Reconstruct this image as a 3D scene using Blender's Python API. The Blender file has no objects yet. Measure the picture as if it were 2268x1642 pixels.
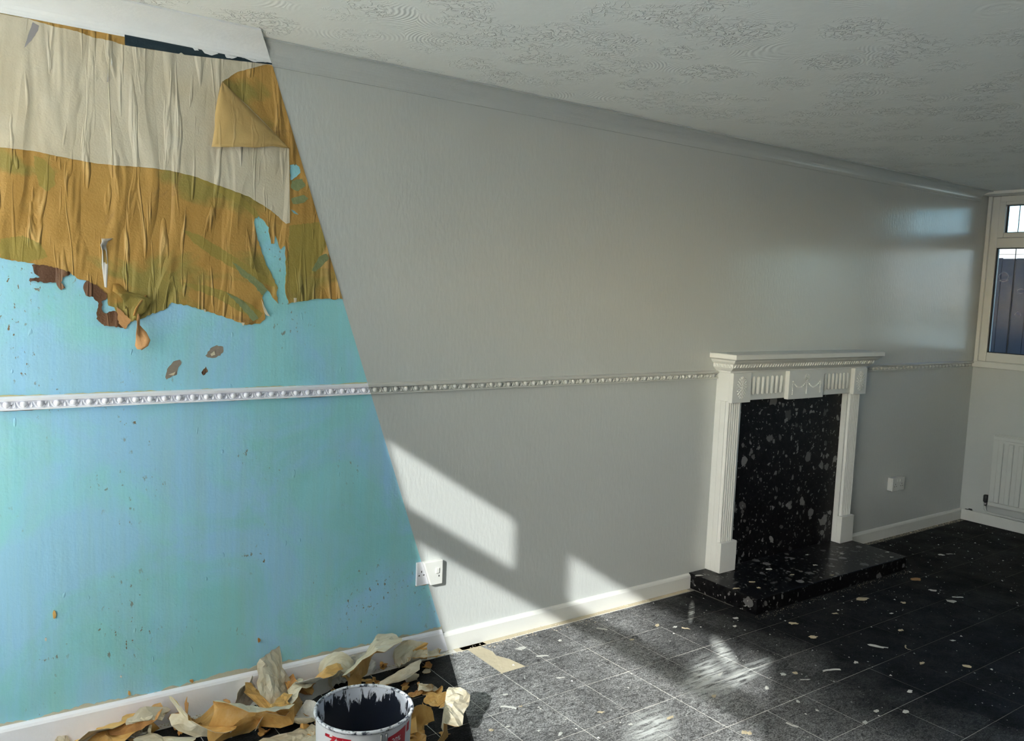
import bpy, bmesh, math, random
from mathutils import Vector, Matrix
from mathutils.geometry import tessellate_polygon
random.seed(7)
SC = bpy.context.scene
COL = SC.collection

# ------------------------------------------------------------------ camera
FPX = 1849.08
CAM = Vector((-1.0986, -2.9281, 1.5451))
yaw, pitch, roll = 0.6255, -0.0973, 0.0394
FWD = Vector((math.sin(yaw) * math.cos(pitch), math.cos(yaw) * math.cos(pitch), math.sin(pitch)))
r0 = Vector((math.cos(yaw), -math.sin(yaw), 0)); u0 = r0.cross(FWD)
RIGHT = r0 * math.cos(roll) + u0 * math.sin(roll)
UP = -r0 * math.sin(roll) + u0 * math.cos(roll)
cd = bpy.data.cameras.new('camera'); cam = bpy.data.objects.new('camera', cd); COL.objects.link(cam)
cd.sensor_width = 36.0; cd.sensor_fit = 'HORIZONTAL'; cd.lens = FPX / 2268 * 36.0; cd.clip_start = 0.02
M = Matrix((RIGHT, UP, -FWD)).transposed().to_4x4(); M.translation = CAM
cam.matrix_world = M
SC.camera = cam

# ------------------------------------------------------------------ light
SC.view_settings.view_transform = 'Standard'; SC.view_settings.look = 'None'
SC.view_settings.gamma = 1.0; SC.view_settings.use_curve_mapping = False
SC.view_settings.exposure = 1.10
SUN_DIR = Vector((1.0, 0.69, -0.645)).normalized()
SUN_STRENGTH = 9.0
SKY_STRENGTH = 0.75
wd = bpy.data.worlds.new('sky'); SC.world = wd; wd.use_nodes = True
nt = wd.node_tree; bgn = nt.nodes['Background']
sky = nt.nodes.new('ShaderNodeTexSky')
sky.sky_type = 'NISHITA'; sky.sun_disc = False
sky.sun_elevation = math.radians(28); sky.sun_rotation = math.atan2(-SUN_DIR.x, -SUN_DIR.y)
sky.air_density = 1.0; sky.dust_density = 1.5; sky.ozone_density = 1.0
nt.links.new(sky.outputs[0], bgn.inputs[0]); bgn.inputs[1].default_value = SKY_STRENGTH
sl = bpy.data.lights.new('sun', 'SUN'); so = bpy.data.objects.new('sun', sl); COL.objects.link(so)
sl.energy = SUN_STRENGTH; sl.angle = math.radians(0.9); sl.color = (1.0, 0.97, 0.93)
so.rotation_euler = SUN_DIR.to_track_quat('-Z', 'Y').to_euler(); so.location = (-6, -5, 5)
SC.cycles.max_bounces = 14; SC.cycles.diffuse_bounces = 9; SC.cycles.glossy_bounces = 4
SC.cycles.transparent_max_bounces = 12; SC.cycles.sample_clamp_indirect = 6.0

# ------------------------------------------------------------------ dimensions (metres)
H = 2.35; L = 5.115; XL = -1.66; YB = -3.75
RAIL = 1.118
def cutx(y, z):          # where the redecorated half of the room meets the old half
    return 0.733 - 0.3475 * z + 0.449 * y
def ray(x, y): return FWD + RIGHT * ((x - 1134) / FPX) - UP * ((y - 821) / FPX)
def onY(x, y, Y=0.0): d = ray(x, y); return CAM + d * ((Y - CAM.y) / d.y)
def onZ(x, y, Z=0.0): d = ray(x, y); return CAM + d * ((Z - CAM.z) / d.z)
def onX(x, y, X=L): d = ray(x, y); return CAM + d * ((X - CAM.x) / d.x)

# ------------------------------------------------------------------ material helpers
def mat(name):
    m = bpy.data.materials.new(name); m.use_nodes = True
    return m, m.node_tree.nodes, m.node_tree.links, m.node_tree.nodes['Principled BSDF']
def C4(c): return (c[0], c[1], c[2], 1.0)
def pos(N, Lk, scale=(1, 1, 1), rot=(0, 0, 0), off=(0, 0, 0)):
    g = N.new('ShaderNodeNewGeometry'); mp = N.new('ShaderNodeMapping')
    mp.inputs['Scale'].default_value = scale; mp.inputs['Rotation'].default_value = rot
    mp.inputs['Location'].default_value = off
    Lk.new(g.outputs['Position'], mp.inputs['Vector']); return mp.outputs[0]
def noise(N, Lk, vec, scale, detail=4, rough=0.55, dist=0.0):
    n = N.new('ShaderNodeTexNoise'); n.inputs['Scale'].default_value = scale
    n.inputs['Detail'].default_value = detail; n.inputs['Roughness'].default_value = rough
    n.inputs['Distortion'].default_value = dist
    if vec: Lk.new(vec, n.inputs['Vector'])
    return n.outputs['Fac']
def ramp(N, Lk, fac, stops):
    r = N.new('ShaderNodeValToRGB'); e = r.color_ramp.elements
    while len(e) < len(stops): e.new(0.5)
    for el, (p, c) in zip(e, stops):
        el.position = p; el.color = C4(c) if not isinstance(c, (int, float)) else (c, c, c, 1)
    Lk.new(fac, r.inputs['Fac']); return r.outputs['Color']
def mix(N, Lk, fac, a, b):
    m = N.new('ShaderNodeMix'); m.data_type = 'RGBA'
    for sock, v in ((m.inputs['Factor'], fac), (m.inputs[6], a), (m.inputs[7], b)):
        if isinstance(v, bpy.types.NodeSocket): Lk.new(v, sock)
        elif isinstance(v, (int, float)): sock.default_value = v
        else: sock.default_value = C4(v)
    return m.outputs[2]
def mth(N, Lk, op, a, b=0.0, clamp=False):
    m = N.new('ShaderNodeMath'); m.operation = op; m.use_clamp = clamp
    for sock, v in ((m.inputs[0], a), (m.inputs[1], b)):
        if isinstance(v, bpy.types.NodeSocket): Lk.new(v, sock)
        else: sock.default_value = v
    return m.outputs[0]
def bump(N, Lk, B, height, strength=0.3, dist=0.01):
    b = N.new('ShaderNodeBump'); b.inputs['Strength'].default_value = strength
    b.inputs['Distance'].default_value = dist; Lk.new(height, b.inputs['Height'])
    Lk.new(b.outputs[0], B.inputs['Normal']); return b
def voro(N, Lk, vec, scale, rnd=1.0, out='Distance', feat='F1'):
    v = N.new('ShaderNodeTexVoronoi'); v.inputs['Scale'].default_value = scale
    v.inputs['Randomness'].default_value = rnd; v.feature = feat
    if vec: Lk.new(vec, v.inputs['Vector'])
    return v
def link_color(Lk, B, c): Lk.new(c, B.inputs['Base Color'])

def plain(name, col, rough=0.5, bumpscale=None, bstr=0.15, spec=0.5, var=0.06, metal=0.0):
    m, N, Lk, B = mat(name)
    v = pos(N, Lk); n = noise(N, Lk, v, 9, 5)
    c = mix(N, Lk, n, [x * (1 - var) for x in col], [min(1, x * (1 + var)) for x in col])
    link_color(Lk, B, c); B.inputs['Roughness'].default_value = rough
    B.inputs['Specular IOR Level'].default_value = spec; B.inputs['Metallic'].default_value = metal
    if bumpscale: bump(N, Lk, B, noise(N, Lk, v, bumpscale, 6), bstr, 0.004)
    return m

# ---- painted wall: satin emulsion, vertical brush and drip relief
def make_paint():
    m, N, Lk, B = mat('grey_white_emulsion')
    v = pos(N, Lk); vs = pos(N, Lk, (14, 14, 1.6)); vf = pos(N, Lk, (75, 75, 24))
    big = noise(N, Lk, v, 1.6, 4)
    c = mix(N, Lk, big, (0.535, 0.565, 0.555), (0.575, 0.60, 0.59))
    c = mix(N, Lk, ramp(N, Lk, noise(N, Lk, vs, 1.3, 5), [(0.58, 0), (0.80, 0.10)]), c, (0.61, 0.635, 0.625))
    link_color(Lk, B, c)
    rr = ramp(N, Lk, noise(N, Lk, pos(N, Lk, (5, 5, 1.2)), 1.2, 4), [(0.35, 0.15), (0.7, 0.27)])
    Lk.new(rr, B.inputs['Roughness'])
    B.inputs['Specular IOR Level'].default_value = 0.75
    s1 = noise(N, Lk, vs, 1.0, 6, 0.6); s2 = noise(N, Lk, vf, 1.0, 3)
    h = mth(N, Lk, 'ADD', mth(N, Lk, 'MULTIPLY', s1, 0.25), mth(N, Lk, 'MULTIPLY', s2, 0.75))
    bump(N, Lk, B, h, 0.24, 0.006)
    return m
PAINT = make_paint()
WHITEW = plain('fresh_white_emulsion', (0.84, 0.84, 0.82), 0.6, 50, 0.15)
TRIM = plain('white_gloss_trim', (0.70, 0.71, 0.68), 0.35, 60, 0.12)
SURW = plain('surround_white', (0.72, 0.735, 0.71), 0.38, 45, 0.08)
LAV = plain('old_lavender_white_gloss', (0.90, 0.905, 1.0), 0.65, 55, 0.3)
LAVC = plain('old_white_coving', (0.88, 0.90, 0.91), 0.7, 70, 0.25)

def make_turquoise():
    m, N, Lk, B = mat('old_turquoise_distemper')
    v = pos(N, Lk)
    f1 = ramp(N, Lk, noise(N, Lk, v, 1.7, 5, 0.5, 0.6), [(0.42, 0), (0.56, 1)])
    f2 = ramp(N, Lk, noise(N, Lk, pos(N, Lk, (1, 1, 1), (0, 0, 0), (3, 0, 7)), 2.3, 6, 0.6, 0.8), [(0.40, 0), (0.58, 1)])
    c = mix(N, Lk, f1, (0.27, 0.64, 0.69), (0.30, 0.69, 0.78))
    c = mix(N, Lk, mth(N, Lk, 'MULTIPLY', f2, 0.95), c, (0.33, 0.63, 0.90))
    # greener, dingier vertical streaks in the paint
    st = ramp(N, Lk, noise(N, Lk, pos(N, Lk, (18, 18, 1.4)), 1, 4), [(0.35, 0), (0.75, 1)])
    c = mix(N, Lk, mth(N, Lk, 'MULTIPLY', st, 0.40), c, (0.34, 0.60, 0.56))
    # brown flecks of old paste, in loose clusters
    fl = ramp(N, Lk, noise(N, Lk, pos(N, Lk, (1, 1, 0.6)), 62, 3, 0.6), [(0.62, 0), (0.66, 1)])
    cl = ramp(N, Lk, noise(N, Lk, pos(N, Lk, (1, 1, 1), (0, 0, 0), (1.3, 0, 2.2)), 3.4, 3), [(0.54, 0), (0.64, 1)])
    c = mix(N, Lk, mth(N, Lk, 'MULTIPLY', fl, cl), c, (0.20, 0.13, 0.07))
    # scratched white lines
    sc = ramp(N, Lk, noise(N, Lk, pos(N, Lk, (70, 70, 2.5)), 1, 2), [(0.80, 0), (0.83, 1)])
    c = mix(N, Lk, mth(N, Lk, 'MULTIPLY', sc, 0.7), c, (0.75, 0.85, 0.87))
    link_color(Lk, B, c); B.inputs['Roughness'].default_value = 0.55
    h = mth(N, Lk, 'ADD', noise(N, Lk, pos(N, Lk, (16, 16, 1.5)), 1, 6, 0.6), mth(N, Lk, 'MULTIPLY', noise(N, Lk, v, 120, 2), 0.25))
    nip = ramp(N, Lk, noise(N, Lk, pos(N, Lk, (1, 1, 0.4)), 38, 1), [(0.74, 0), (0.78, 1)])
    h = mth(N, Lk, 'ADD', h, mth(N, Lk, 'MULTIPLY', nip, 0.8))
    bump(N, Lk, B, h, 0.4, 0.006)
    return m
TURQ = make_turquoise()

def make_paper(name, c0, c1, c2, stain=None, green=0.0, strength=0.8):
    m, N, Lk, B = mat(name)
    v = pos(N, Lk); vs = pos(N, Lk, (9, 9, 2.2)); vf = pos(N, Lk, (27, 27, 3.6))
    w1 = noise(N, Lk, vs, 1.0, 2, 0.45, 0.8); w2 = noise(N, Lk, vf, 1.0, 2, 0.5, 0.8)
    c = mix(N, Lk, ramp(N, Lk, noise(N, Lk, v, 3.2, 5), [(0.35, 0), (0.65, 1)]), c0, c1)
    ridge_highlight = ramp(N, Lk, w2, [(0.60, 0), (0.72, 1)])  # wrinkle crests painted lighter, highlights put into the paper colour
    c = mix(N, Lk, mth(N, Lk, 'MULTIPLY', ridge_highlight, 0.65), c, c2)
    if green:
        g = ramp(N, Lk, noise(N, Lk, pos(N, Lk, (1.0, 1, 1.7), (0, 0.7, 0), (2, 0, 5)), 2.6, 4, 0.5, 0.6), [(0.53, 0), (0.60, 1)])
        c = mix(N, Lk, mth(N, Lk, 'MULTIPLY', g, green), c, (0.26, 0.23, 0.055))
    if stain:
        g = ramp(N, Lk, noise(N, Lk, pos(N, Lk, (1, 1, 1), (0, 0, 0), (5, 0, 1)), 3.1, 7, 0.65, 1.0), [(0.60, 0), (0.68, 1)])
        c = mix(N, Lk, mth(N, Lk, 'MULTIPLY', g, 0.7), c, stain)
    link_color(Lk, B, c); B.inputs['Roughness'].default_value = 0.62
    h = mth(N, Lk, 'ADD', mth(N, Lk, 'MULTIPLY', ramp(N, Lk, w1, [(0.45, 0), (0.62, 1)]), 0.8),
            mth(N, Lk, 'MULTIPLY', ramp(N, Lk, w2, [(0.56, 0), (0.70, 1)]), 0.8))
    h = mth(N, Lk, 'ADD', h, mth(N, Lk, 'MULTIPLY', noise(N, Lk, v, 160, 2), 0.12))
    bump(N, Lk, B, h, strength, 0.01)
    return m
CREAM = make_paper('cream_lining_paper', (0.54, 0.475, 0.34), (0.64, 0.59, 0.47), (0.72, 0.67, 0.55), None, 0, 0.55)
BROWN = make_paper('brown_old_wallpaper', (0.40, 0.225, 0.050), (0.50, 0.30, 0.078), (0.80, 0.55, 0.22), (0.24, 0.13, 0.05), 0.8, 0.85)
DARKB = make_paper('dark_torn_paper', (0.08, 0.035, 0.018), (0.19, 0.09, 0.04), (0.30, 0.17, 0.08), None, 0, 1.0)
PBACK = make_paper('paper_back_ochre', (0.52, 0.35, 0.125), (0.60, 0.43, 0.18), (0.66, 0.50, 0.25), None, 0, 0.25)
NAVY = plain('navy_band', (0.004, 0.022, 0.036), 0.6, 80, 0.3)
PLASTER = plain('bare_grey_plaster', (0.27, 0.23, 0.19), 0.9, 60, 0.4)
RESID = plain('pale_ragged_filler', (0.52, 0.50, 0.40), 0.8, 90, 0.6, var=0.25)
PTORN = plain('torn_orange_paper', (0.50, 0.27, 0.11), 0.7, 60, 0.5, var=0.3)
WHITEP = plain('white_paper', (0.72, 0.70, 0.66), 0.7, 60, 0.3)

def scrap_mat(name, a, b, c3, sc=14):
    m, N, Lk, B = mat(name)
    tc = N.new('ShaderNodeTexCoord'); oi = N.new('ShaderNodeObjectInfo')
    mp = N.new('ShaderNodeMapping'); Lk.new(tc.outputs['Object'], mp.inputs['Vector'])
    cx = N.new('ShaderNodeCombineXYZ')
    Lk.new(mth(N, Lk, 'MULTIPLY', oi.outputs['Random'], 37.0), cx.inputs[0]); Lk.new(cx.outputs[0], mp.inputs['Location'])
    mp.inputs['Scale'].default_value = (1, 3, 1)
    n = noise(N, Lk, mp.outputs[0], sc, 5, 0.6)
    c = ramp(N, Lk, n, [(0.32, a), (0.55, b), (0.75, c3)])
    link_color(Lk, B, c); B.inputs['Roughness'].default_value = 0.65
    bump(N, Lk, B, noise(N, Lk, mp.outputs[0], sc * 4, 4), 0.35, 0.004)
    return m
SCR_O = scrap_mat('scrap_ochre', (0.54, 0.28, 0.07), (0.68, 0.41, 0.13), (0.72, 0.52, 0.26))
SCR_C = scrap_mat('scrap_cream', (0.58, 0.50, 0.34), (0.66, 0.60, 0.46), (0.72, 0.68, 0.58))
SCR_W = scrap_mat('scrap_pale', (0.60, 0.58, 0.52), (0.70, 0.69, 0.65), (0.78, 0.77, 0.74))
SCR_B = scrap_mat('scrap_brown', (0.30, 0.13, 0.04), (0.48, 0.24, 0.07), (0.58, 0.36, 0.15))

# ---- artex ceiling
def make_artex():
    m, N, Lk, B = mat('artex_swirl_ceiling')
    v = pos(N, Lk)
    link_color(Lk, B, mix(N, Lk, noise(N, Lk, v, 2.2, 3), (0.89, 0.905, 0.87), (0.92, 0.93, 0.90)))
    B.inputs['Roughness'].default_value = 0.6
    # patches of stippled comb swirls between smoother fields
    cell = voro(N, Lk, v, 5.2); patch = ramp(N, Lk, cell.outputs['Distance'], [(0.30, 1), (0.62, 0)])
    patch2 = ramp(N, Lk, noise(N, Lk, v, 4.6, 3), [(0.38, 0), (0.52, 1)])
    patch = mth(N, Lk, 'MULTIPLY', patch, patch2)
    rings = N.new('ShaderNodeMath'); rings.operation = 'SINE'
    Lk.new(mth(N, Lk, 'MULTIPLY', cell.outputs['Distance'], 95.0), rings.inputs[0])
    ridg = noise(N, Lk, v, 24, 3, 0.55, 1.0)
    ridg = ramp(N, Lk, mth(N, Lk, 'ABSOLUTE', mth(N, Lk, 'SUBTRACT', ridg, 0.5)), [(0.0, 1), (0.045, 0)])
    h = mth(N, Lk, 'ADD', mth(N, Lk, 'MULTIPLY', ridg, patch), mth(N, Lk, 'MULTIPLY', mth(N, Lk, 'MULTIPLY', rings.outputs[0], 0.07), ramp(N, Lk, noise(N, Lk, v, 3.0, 2), [(0.52, 0), (0.62, 1)])))
    h = mth(N, Lk, 'ADD', h, mth(N, Lk, 'MULTIPLY', noise(N, Lk, v, 30, 4), 0.12))
    bump(N, Lk, B, h, 0.62, 0.014)
    return m
ARTEX = make_artex()

# ---- black marbled vinyl tiles with plaster dust, smears and paint spots
def make_vinyl():
    m, N, Lk, B = mat('black_marbled_vinyl')
    g = N.new('ShaderNodeNewGeometry'); oi = N.new('ShaderNodeObjectInfo')
    v = g.outputs['Position']
    mp = N.new('ShaderNodeMapping'); Lk.new(v, mp.inputs['Vector'])
    cx = N.new('ShaderNodeCombineXYZ'); Lk.new(mth(N, Lk, 'MULTIPLY', oi.outputs['Random'], 53.0), cx.inputs[2])
    Lk.new(cx.outputs[0], mp.inputs['Location'])
    fine = noise(N, Lk, mp.outputs[0], 55, 6, 0.7, 0.8)
    c = ramp(N, Lk, fine, [(0.40, (0.002, 0.0025, 0.0035)), (0.60, (0.006, 0.007, 0.0085)), (0.74, (0.03, 0.031, 0.034))])
    # dust film, brushed in arcs, strong where sunlit, thinned to paint in shade beyond
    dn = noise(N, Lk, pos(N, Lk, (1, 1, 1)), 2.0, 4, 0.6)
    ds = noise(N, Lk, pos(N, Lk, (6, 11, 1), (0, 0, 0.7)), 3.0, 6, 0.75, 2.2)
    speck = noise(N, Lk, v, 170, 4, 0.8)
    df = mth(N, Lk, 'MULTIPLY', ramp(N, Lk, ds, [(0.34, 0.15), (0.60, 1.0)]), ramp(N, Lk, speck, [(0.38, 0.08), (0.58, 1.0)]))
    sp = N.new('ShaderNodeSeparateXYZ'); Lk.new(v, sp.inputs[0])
    far_shade = N.new('ShaderNodeMapRange'); far_shade.inputs[1].default_value = 1.7; far_shade.inputs[2].default_value = 2.5
    far_shade.inputs[3].default_value = 1.0; far_shade.inputs[4].default_value = 0.04
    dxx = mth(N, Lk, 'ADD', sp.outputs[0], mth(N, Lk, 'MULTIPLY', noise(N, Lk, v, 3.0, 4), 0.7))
    Lk.new(dxx, far_shade.inputs[0])
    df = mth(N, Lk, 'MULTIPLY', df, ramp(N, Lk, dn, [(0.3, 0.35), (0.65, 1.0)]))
    df = mth(N, Lk, 'MULTIPLY', df, far_shade.outputs[0])
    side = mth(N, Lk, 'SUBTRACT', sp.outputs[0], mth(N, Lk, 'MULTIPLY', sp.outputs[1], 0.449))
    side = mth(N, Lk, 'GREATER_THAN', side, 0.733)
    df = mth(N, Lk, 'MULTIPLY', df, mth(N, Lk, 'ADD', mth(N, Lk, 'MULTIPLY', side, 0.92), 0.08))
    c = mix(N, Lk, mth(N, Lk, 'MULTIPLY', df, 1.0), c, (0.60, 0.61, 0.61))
    # plaster smears (three trowel strokes by the dust edge)
    for (sx, sy, rz, lx, ly) in ((1.50, -0.76, 0.55, 0.26, 0.10), (1.63, -0.84, 0.2, 0.30, 0.055), (1.74, -0.66, 0.95, 0.22, 0.05), (1.02, -0.93, 0.5, 0.20, 0.10), (1.98, -0.25, 0.7, 0.17, 0.018)):
        m2 = N.new('ShaderNodeMapping'); m2.vector_type = 'TEXTURE'
        m2.inputs['Location'].default_value = (sx, sy, 0); m2.inputs['Rotation'].default_value = (0, 0, rz); m2.inputs['Scale'].default_value = (lx, ly, 1)
        Lk.new(v, m2.inputs['Vector'])
        ln = N.new('ShaderNodeVectorMath'); ln.operation = 'LENGTH'; Lk.new(m2.outputs[0], ln.inputs[0])
        strk = noise(N, Lk, pos(N, Lk, (7, 60, 1), (0, 0, -rz)), 1.0, 5, 0.7, 0.4)
        a = mth(N, Lk, 'MULTIPLY', ramp(N, Lk, ln.outputs['Value'], [(0.25, 1), (1.0, 0)]), ramp(N, Lk, strk, [(0.40, 0), (0.56, 1)]))
        c = mix(N, Lk, mth(N, Lk, 'MULTIPLY', a, 0.9), c, (0.66, 0.69, 0.68))
    # paint spots
    vv = voro(N, Lk, pos(N, Lk, (1, 1, 0)), 30)
    rn = N.new('ShaderNodeSeparateColor'); Lk.new(vv.outputs['Color'], rn.inputs[0])
    spot = mth(N, Lk, 'MULTIPLY', mth(N, Lk, 'LESS_THAN', vv.outputs['Distance'], mth(N, Lk, 'MULTIPLY', rn.outputs[1], 0.16)), mth(N, Lk, 'GREATER_THAN', rn.outputs[0], 0.84))
    c = mix(N, Lk, mth(N, Lk, 'MULTIPLY', spot, 0.8), c, (0.50, 0.51, 0.49))
    vv = voro(N, Lk, pos(N, Lk, (1, 1, 0)), 85)
    rn = N.new('ShaderNodeSeparateColor'); Lk.new(vv.outputs['Color'], rn.inputs[0])
    spot = mth(N, Lk, 'MULTIPLY', mth(N, Lk, 'LESS_THAN', vv.outputs['Distance'], mth(N, Lk, 'MULTIPLY', rn.outputs[1], 0.20)), mth(N, Lk, 'GREATER_THAN', rn.outputs[0], 0.91))
    c = mix(N, Lk, mth(N, Lk, 'MULTIPLY', spot, 0.7), c, (0.42, 0.42, 0.40))
    link_color(Lk, B, c)
    Lk.new(ramp(N, Lk, noise(N, Lk, v, 6, 4), [(0.3, 0.5), (0.7, 0.75)]), B.inputs['Roughness'])
    B.inputs['Specular IOR Level'].default_value = 0.06
    bump(N, Lk, B, noise(N, Lk, v, 70, 4), 0.15, 0.003)
    return m
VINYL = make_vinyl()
ADHES = plain('cream_tile_adhesive', (0.52, 0.46, 0.33), 0.9, 40, 0.6, var=0.2)

def make_bed():
    m, N, Lk, B = mat('old_floor_bed')          # dusty joints, pale where sunlit and dark beyond; light painted into the colour
    v = pos(N, Lk); sp = N.new('ShaderNodeSeparateXYZ'); Lk.new(v, sp.inputs[0])
    mr = N.new('ShaderNodeMapRange'); mr.inputs[1].default_value = 1.9; mr.inputs[2].default_value = 2.6
    Lk.new(mth(N, Lk, 'ADD', sp.outputs[0], mth(N, Lk, 'MULTIPLY', noise(N, Lk, v, 3, 3), 0.6)), mr.inputs[0])
    link_color(Lk, B, mix(N, Lk, mr.outputs[0], (0.78, 0.77, 0.73), (0.12, 0.115, 0.10))); B.inputs['Roughness'].default_value = 0.9
    return m
BED = make_bed()
# ---- black marble composite with grey chips
def make_marble():
    m, N, Lk, B = mat('black_chip_marble')
    v = pos(N, Lk)
    wv = N.new('ShaderNodeMix'); wv.data_type = 'RGBA'; wv.inputs[0].default_value = 0.06
    nn = N.new('ShaderNodeTexNoise'); nn.inputs['Scale'].default_value = 20; nn.inputs['Detail'].default_value = 4
    Lk.new(v, nn.inputs['Vector']); Lk.new(v, wv.inputs[6]); Lk.new(nn.outputs['Color'], wv.inputs[7])
    vec = wv.outputs[2]
    c = None
    base = ramp(N, Lk, noise(N, Lk, v, 35, 6, 0.7), [(0.45, (0.002, 0.002, 0.003)), (0.65, (0.010, 0.010, 0.011)), (0.75, (0.035, 0.034, 0.032))])
    for (sc, thr, rad, col) in ((15, 0.72, 0.46, (0.25, 0.25, 0.25)), (32, 0.66, 0.44, (0.22, 0.22, 0.22)), (70, 0.62, 0.42, (0.25, 0.25, 0.245))):
        vv = voro(N, Lk, vec, sc); rn = N.new('ShaderNodeSeparateColor'); Lk.new(vv.outputs['Color'], rn.inputs[0])
        chip = mth(N, Lk, 'MULTIPLY', mth(N, Lk, 'LESS_THAN', vv.outputs['Distance'], mth(N, Lk, 'MULTIPLY', rn.outputs[1], rad)), mth(N, Lk, 'GREATER_THAN', rn.outputs[0], thr))
        shade = mth(N, Lk, 'MULTIPLY', chip, mth(N, Lk, 'ADD', mth(N, Lk, 'MULTIPLY', rn.outputs[2], 0.8), 0.2))
        base = mix(N, Lk, shade, base, col)
    link_color(Lk, B, base); B.inputs['Roughness'].default_value = 0.32
    B.inputs['Specular IOR Level'].default_value = 0.15
    return m
MARBLE = make_marble()

UPVC = plain('white_upvc', (0.68, 0.69, 0.66), 0.3, None)
BLACKR = plain('black_rubber', (0.01, 0.01, 0.012), 0.6)
GREYM = plain('grey_metal', (0.30, 0.30, 0.30), 0.35, metal=0.8)
DARKP = plain('dark_plastic', (0.025, 0.028, 0.03), 0.4)
RADW = plain('radiator_white_enamel', (0.60, 0.62, 0.60), 0.35)
def make_glass(tint=(0.94, 0.96, 0.96)):
    m, N, Lk, B = mat('window_glass'); N.remove(B)
    out = N['Material Output']; t = N.new('ShaderNodeBsdfTransparent'); gl = N.new('ShaderNodeBsdfGlossy')
    t.inputs[0].default_value = C4(tint); gl.inputs['Roughness'].default_value = 0.02
    fr = N.new('ShaderNodeFresnel'); fr.inputs[0].default_value = 1.45
    mx = N.new('ShaderNodeMixShader'); Lk.new(fr.outputs[0], mx.inputs[0]); Lk.new(t.outputs[0], mx.inputs[1]); Lk.new(gl.outputs[0], mx.inputs[2])
    Lk.new(mx.outputs[0], out.inputs[0]); return m
GLASS = make_glass(); GLASSM = make_glass((0.46, 0.56, 0.62))
def make_cloth():
    m, N, Lk, B = mat('cream_scrim_cloth'); N.remove(B)
    out = N['Material Output']; d = N.new('ShaderNodeBsdfDiffuse'); t = N.new('ShaderNodeBsdfTranslucent')
    d.inputs[0].default_value = (0.7, 0.7, 0.66, 1); t.inputs[0].default_value = (0.88, 0.88, 0.84, 1)
    mx = N.new('ShaderNodeMixShader'); mx.inputs[0].default_value = 0.78
    Lk.new(d.outputs[0], mx.inputs[1]); Lk.new(t.outputs[0], mx.inputs[2]); Lk.new(mx.outputs[0], out.inputs[0]); return m
CLOTH = make_cloth()
FENCE = plain('weathered_fence_wood', (0.030, 0.034, 0.048), 0.85, 30, 0.6, var=0.35)
ROOF = plain('clay_roof_tile', (0.62, 0.50, 0.42), 0.8, 30, 0.3, var=0.2)
BRICK = plain('pale_render', (0.55, 0.50, 0.45), 0.85, 20, 0.3)

# ------------------------------------------------------------------ object helpers
def tag(o, label=None, cat=None, group=None, kind=None):
    if label: o['label'] = label
    if cat: o['category'] = cat
    if group: o['group'] = group
    if kind: o['kind'] = kind
    return o
def empty(name, loc, label, cat, group=None, rz=0.0):
    o = bpy.data.objects.new(name, None); COL.objects.link(o); o.location = loc
    o.rotation_euler.z = rz; o.empty_display_size = 0.05
    return tag(o, label, cat, group)
def link(name, me, mats, parent=None, world=True, smooth=False):
    o = bpy.data.objects.new(name, me); COL.objects.link(o)
    if mats is not None:
        for m in (mats if isinstance(mats, (list, tuple)) else [mats]): me.materials.append(m)
    if parent is not None:
        o.parent = parent
        if world:
            bpy.context.view_layer.update()
            o.matrix_parent_inverse = parent.matrix_world.inverted()
    if smooth:
        for p in me.polygons: p.use_smooth = True
    return o
def from_bm(name, bm, mats, parent=None, smooth=False, bevel=0.0, kind=None):
    bmesh.ops.recalc_face_normals(bm, faces=bm.faces)
    if bevel:
        es = [e for e in bm.edges if len(e.link_faces) == 2 and e.calc_face_angle(0) > 0.6]
        bmesh.ops.bevel(bm, geom=es, offset=bevel, segments=2, affect='EDGES', profile=0.5)
    me = bpy.data.meshes.new(name); bm.to_mesh(me); bm.free()
    o = link(name, me, mats, parent, True, smooth)
    if kind: o['kind'] = kind
    return o
def box(bm, x0, x1, y0, y1, z0, z1, mi=0):
    vs = [bm.verts.new((x, y, z)) for z in (z0, z1) for y in (y0, y1) for x in (x0, x1)]
    for f in ((0, 1, 3, 2), (4, 6, 7, 5), (0, 4, 5, 1), (2, 3, 7, 6), (0, 2, 6, 4), (1, 5, 7, 3)):
        bm.faces.new([vs[i] for i in f]).material_index = mi
    return vs
def boxo(name, b, m, parent=None, bevel=0.0):
    bm = bmesh.new(); box(bm, *b); return from_bm(name, bm, m, parent, bevel=bevel)
def prism_x(bm, prof, xa, xb):
    """profile [(y,z)...] swept along X; xa/xb are numbers or functions of (y,z)"""
    fa = xa if callable(xa) else (lambda y, z: xa); fb = xb if callable(xb) else (lambda y, z: xb)
    A = [bm.verts.new((fa(y, z), y, z)) for y, z in prof]; Bv = [bm.verts.new((fb(y, z), y, z)) for y, z in prof]
    n = len(prof)
    for i in range(n): bm.faces.new((A[i], A[(i + 1) % n], Bv[(i + 1) % n], Bv[i]))
    bm.faces.new(A[::-1]); bm.faces.new(Bv)
def prism_poly(bm, pts3, off):
    """closed flat polygon (possibly concave) extruded by vector off; pts3 = list of loops"""
    loops = [[Vector(p) for p in lp] for lp in pts3]
    tris = tessellate_polygon(loops)
    flat = [p for lp in loops for p in lp]
    A = [bm.verts.new(p) for p in flat]; Bv = [bm.verts.new(p + Vector(off)) for p in flat]
    for t in tris:
        try: bm.faces.new([A[i] for i in t]); bm.faces.new([Bv[i] for i in reversed(t)])
        except ValueError: pass
    k = 0
    for lp in loops:
        n = len(lp)
        for i in range(n):
            try: bm.faces.new((A[k + i], A[k + (i + 1) % n], Bv[k + (i + 1) % n], Bv[k + i]))
            except ValueError: pass
        k += n
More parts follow.
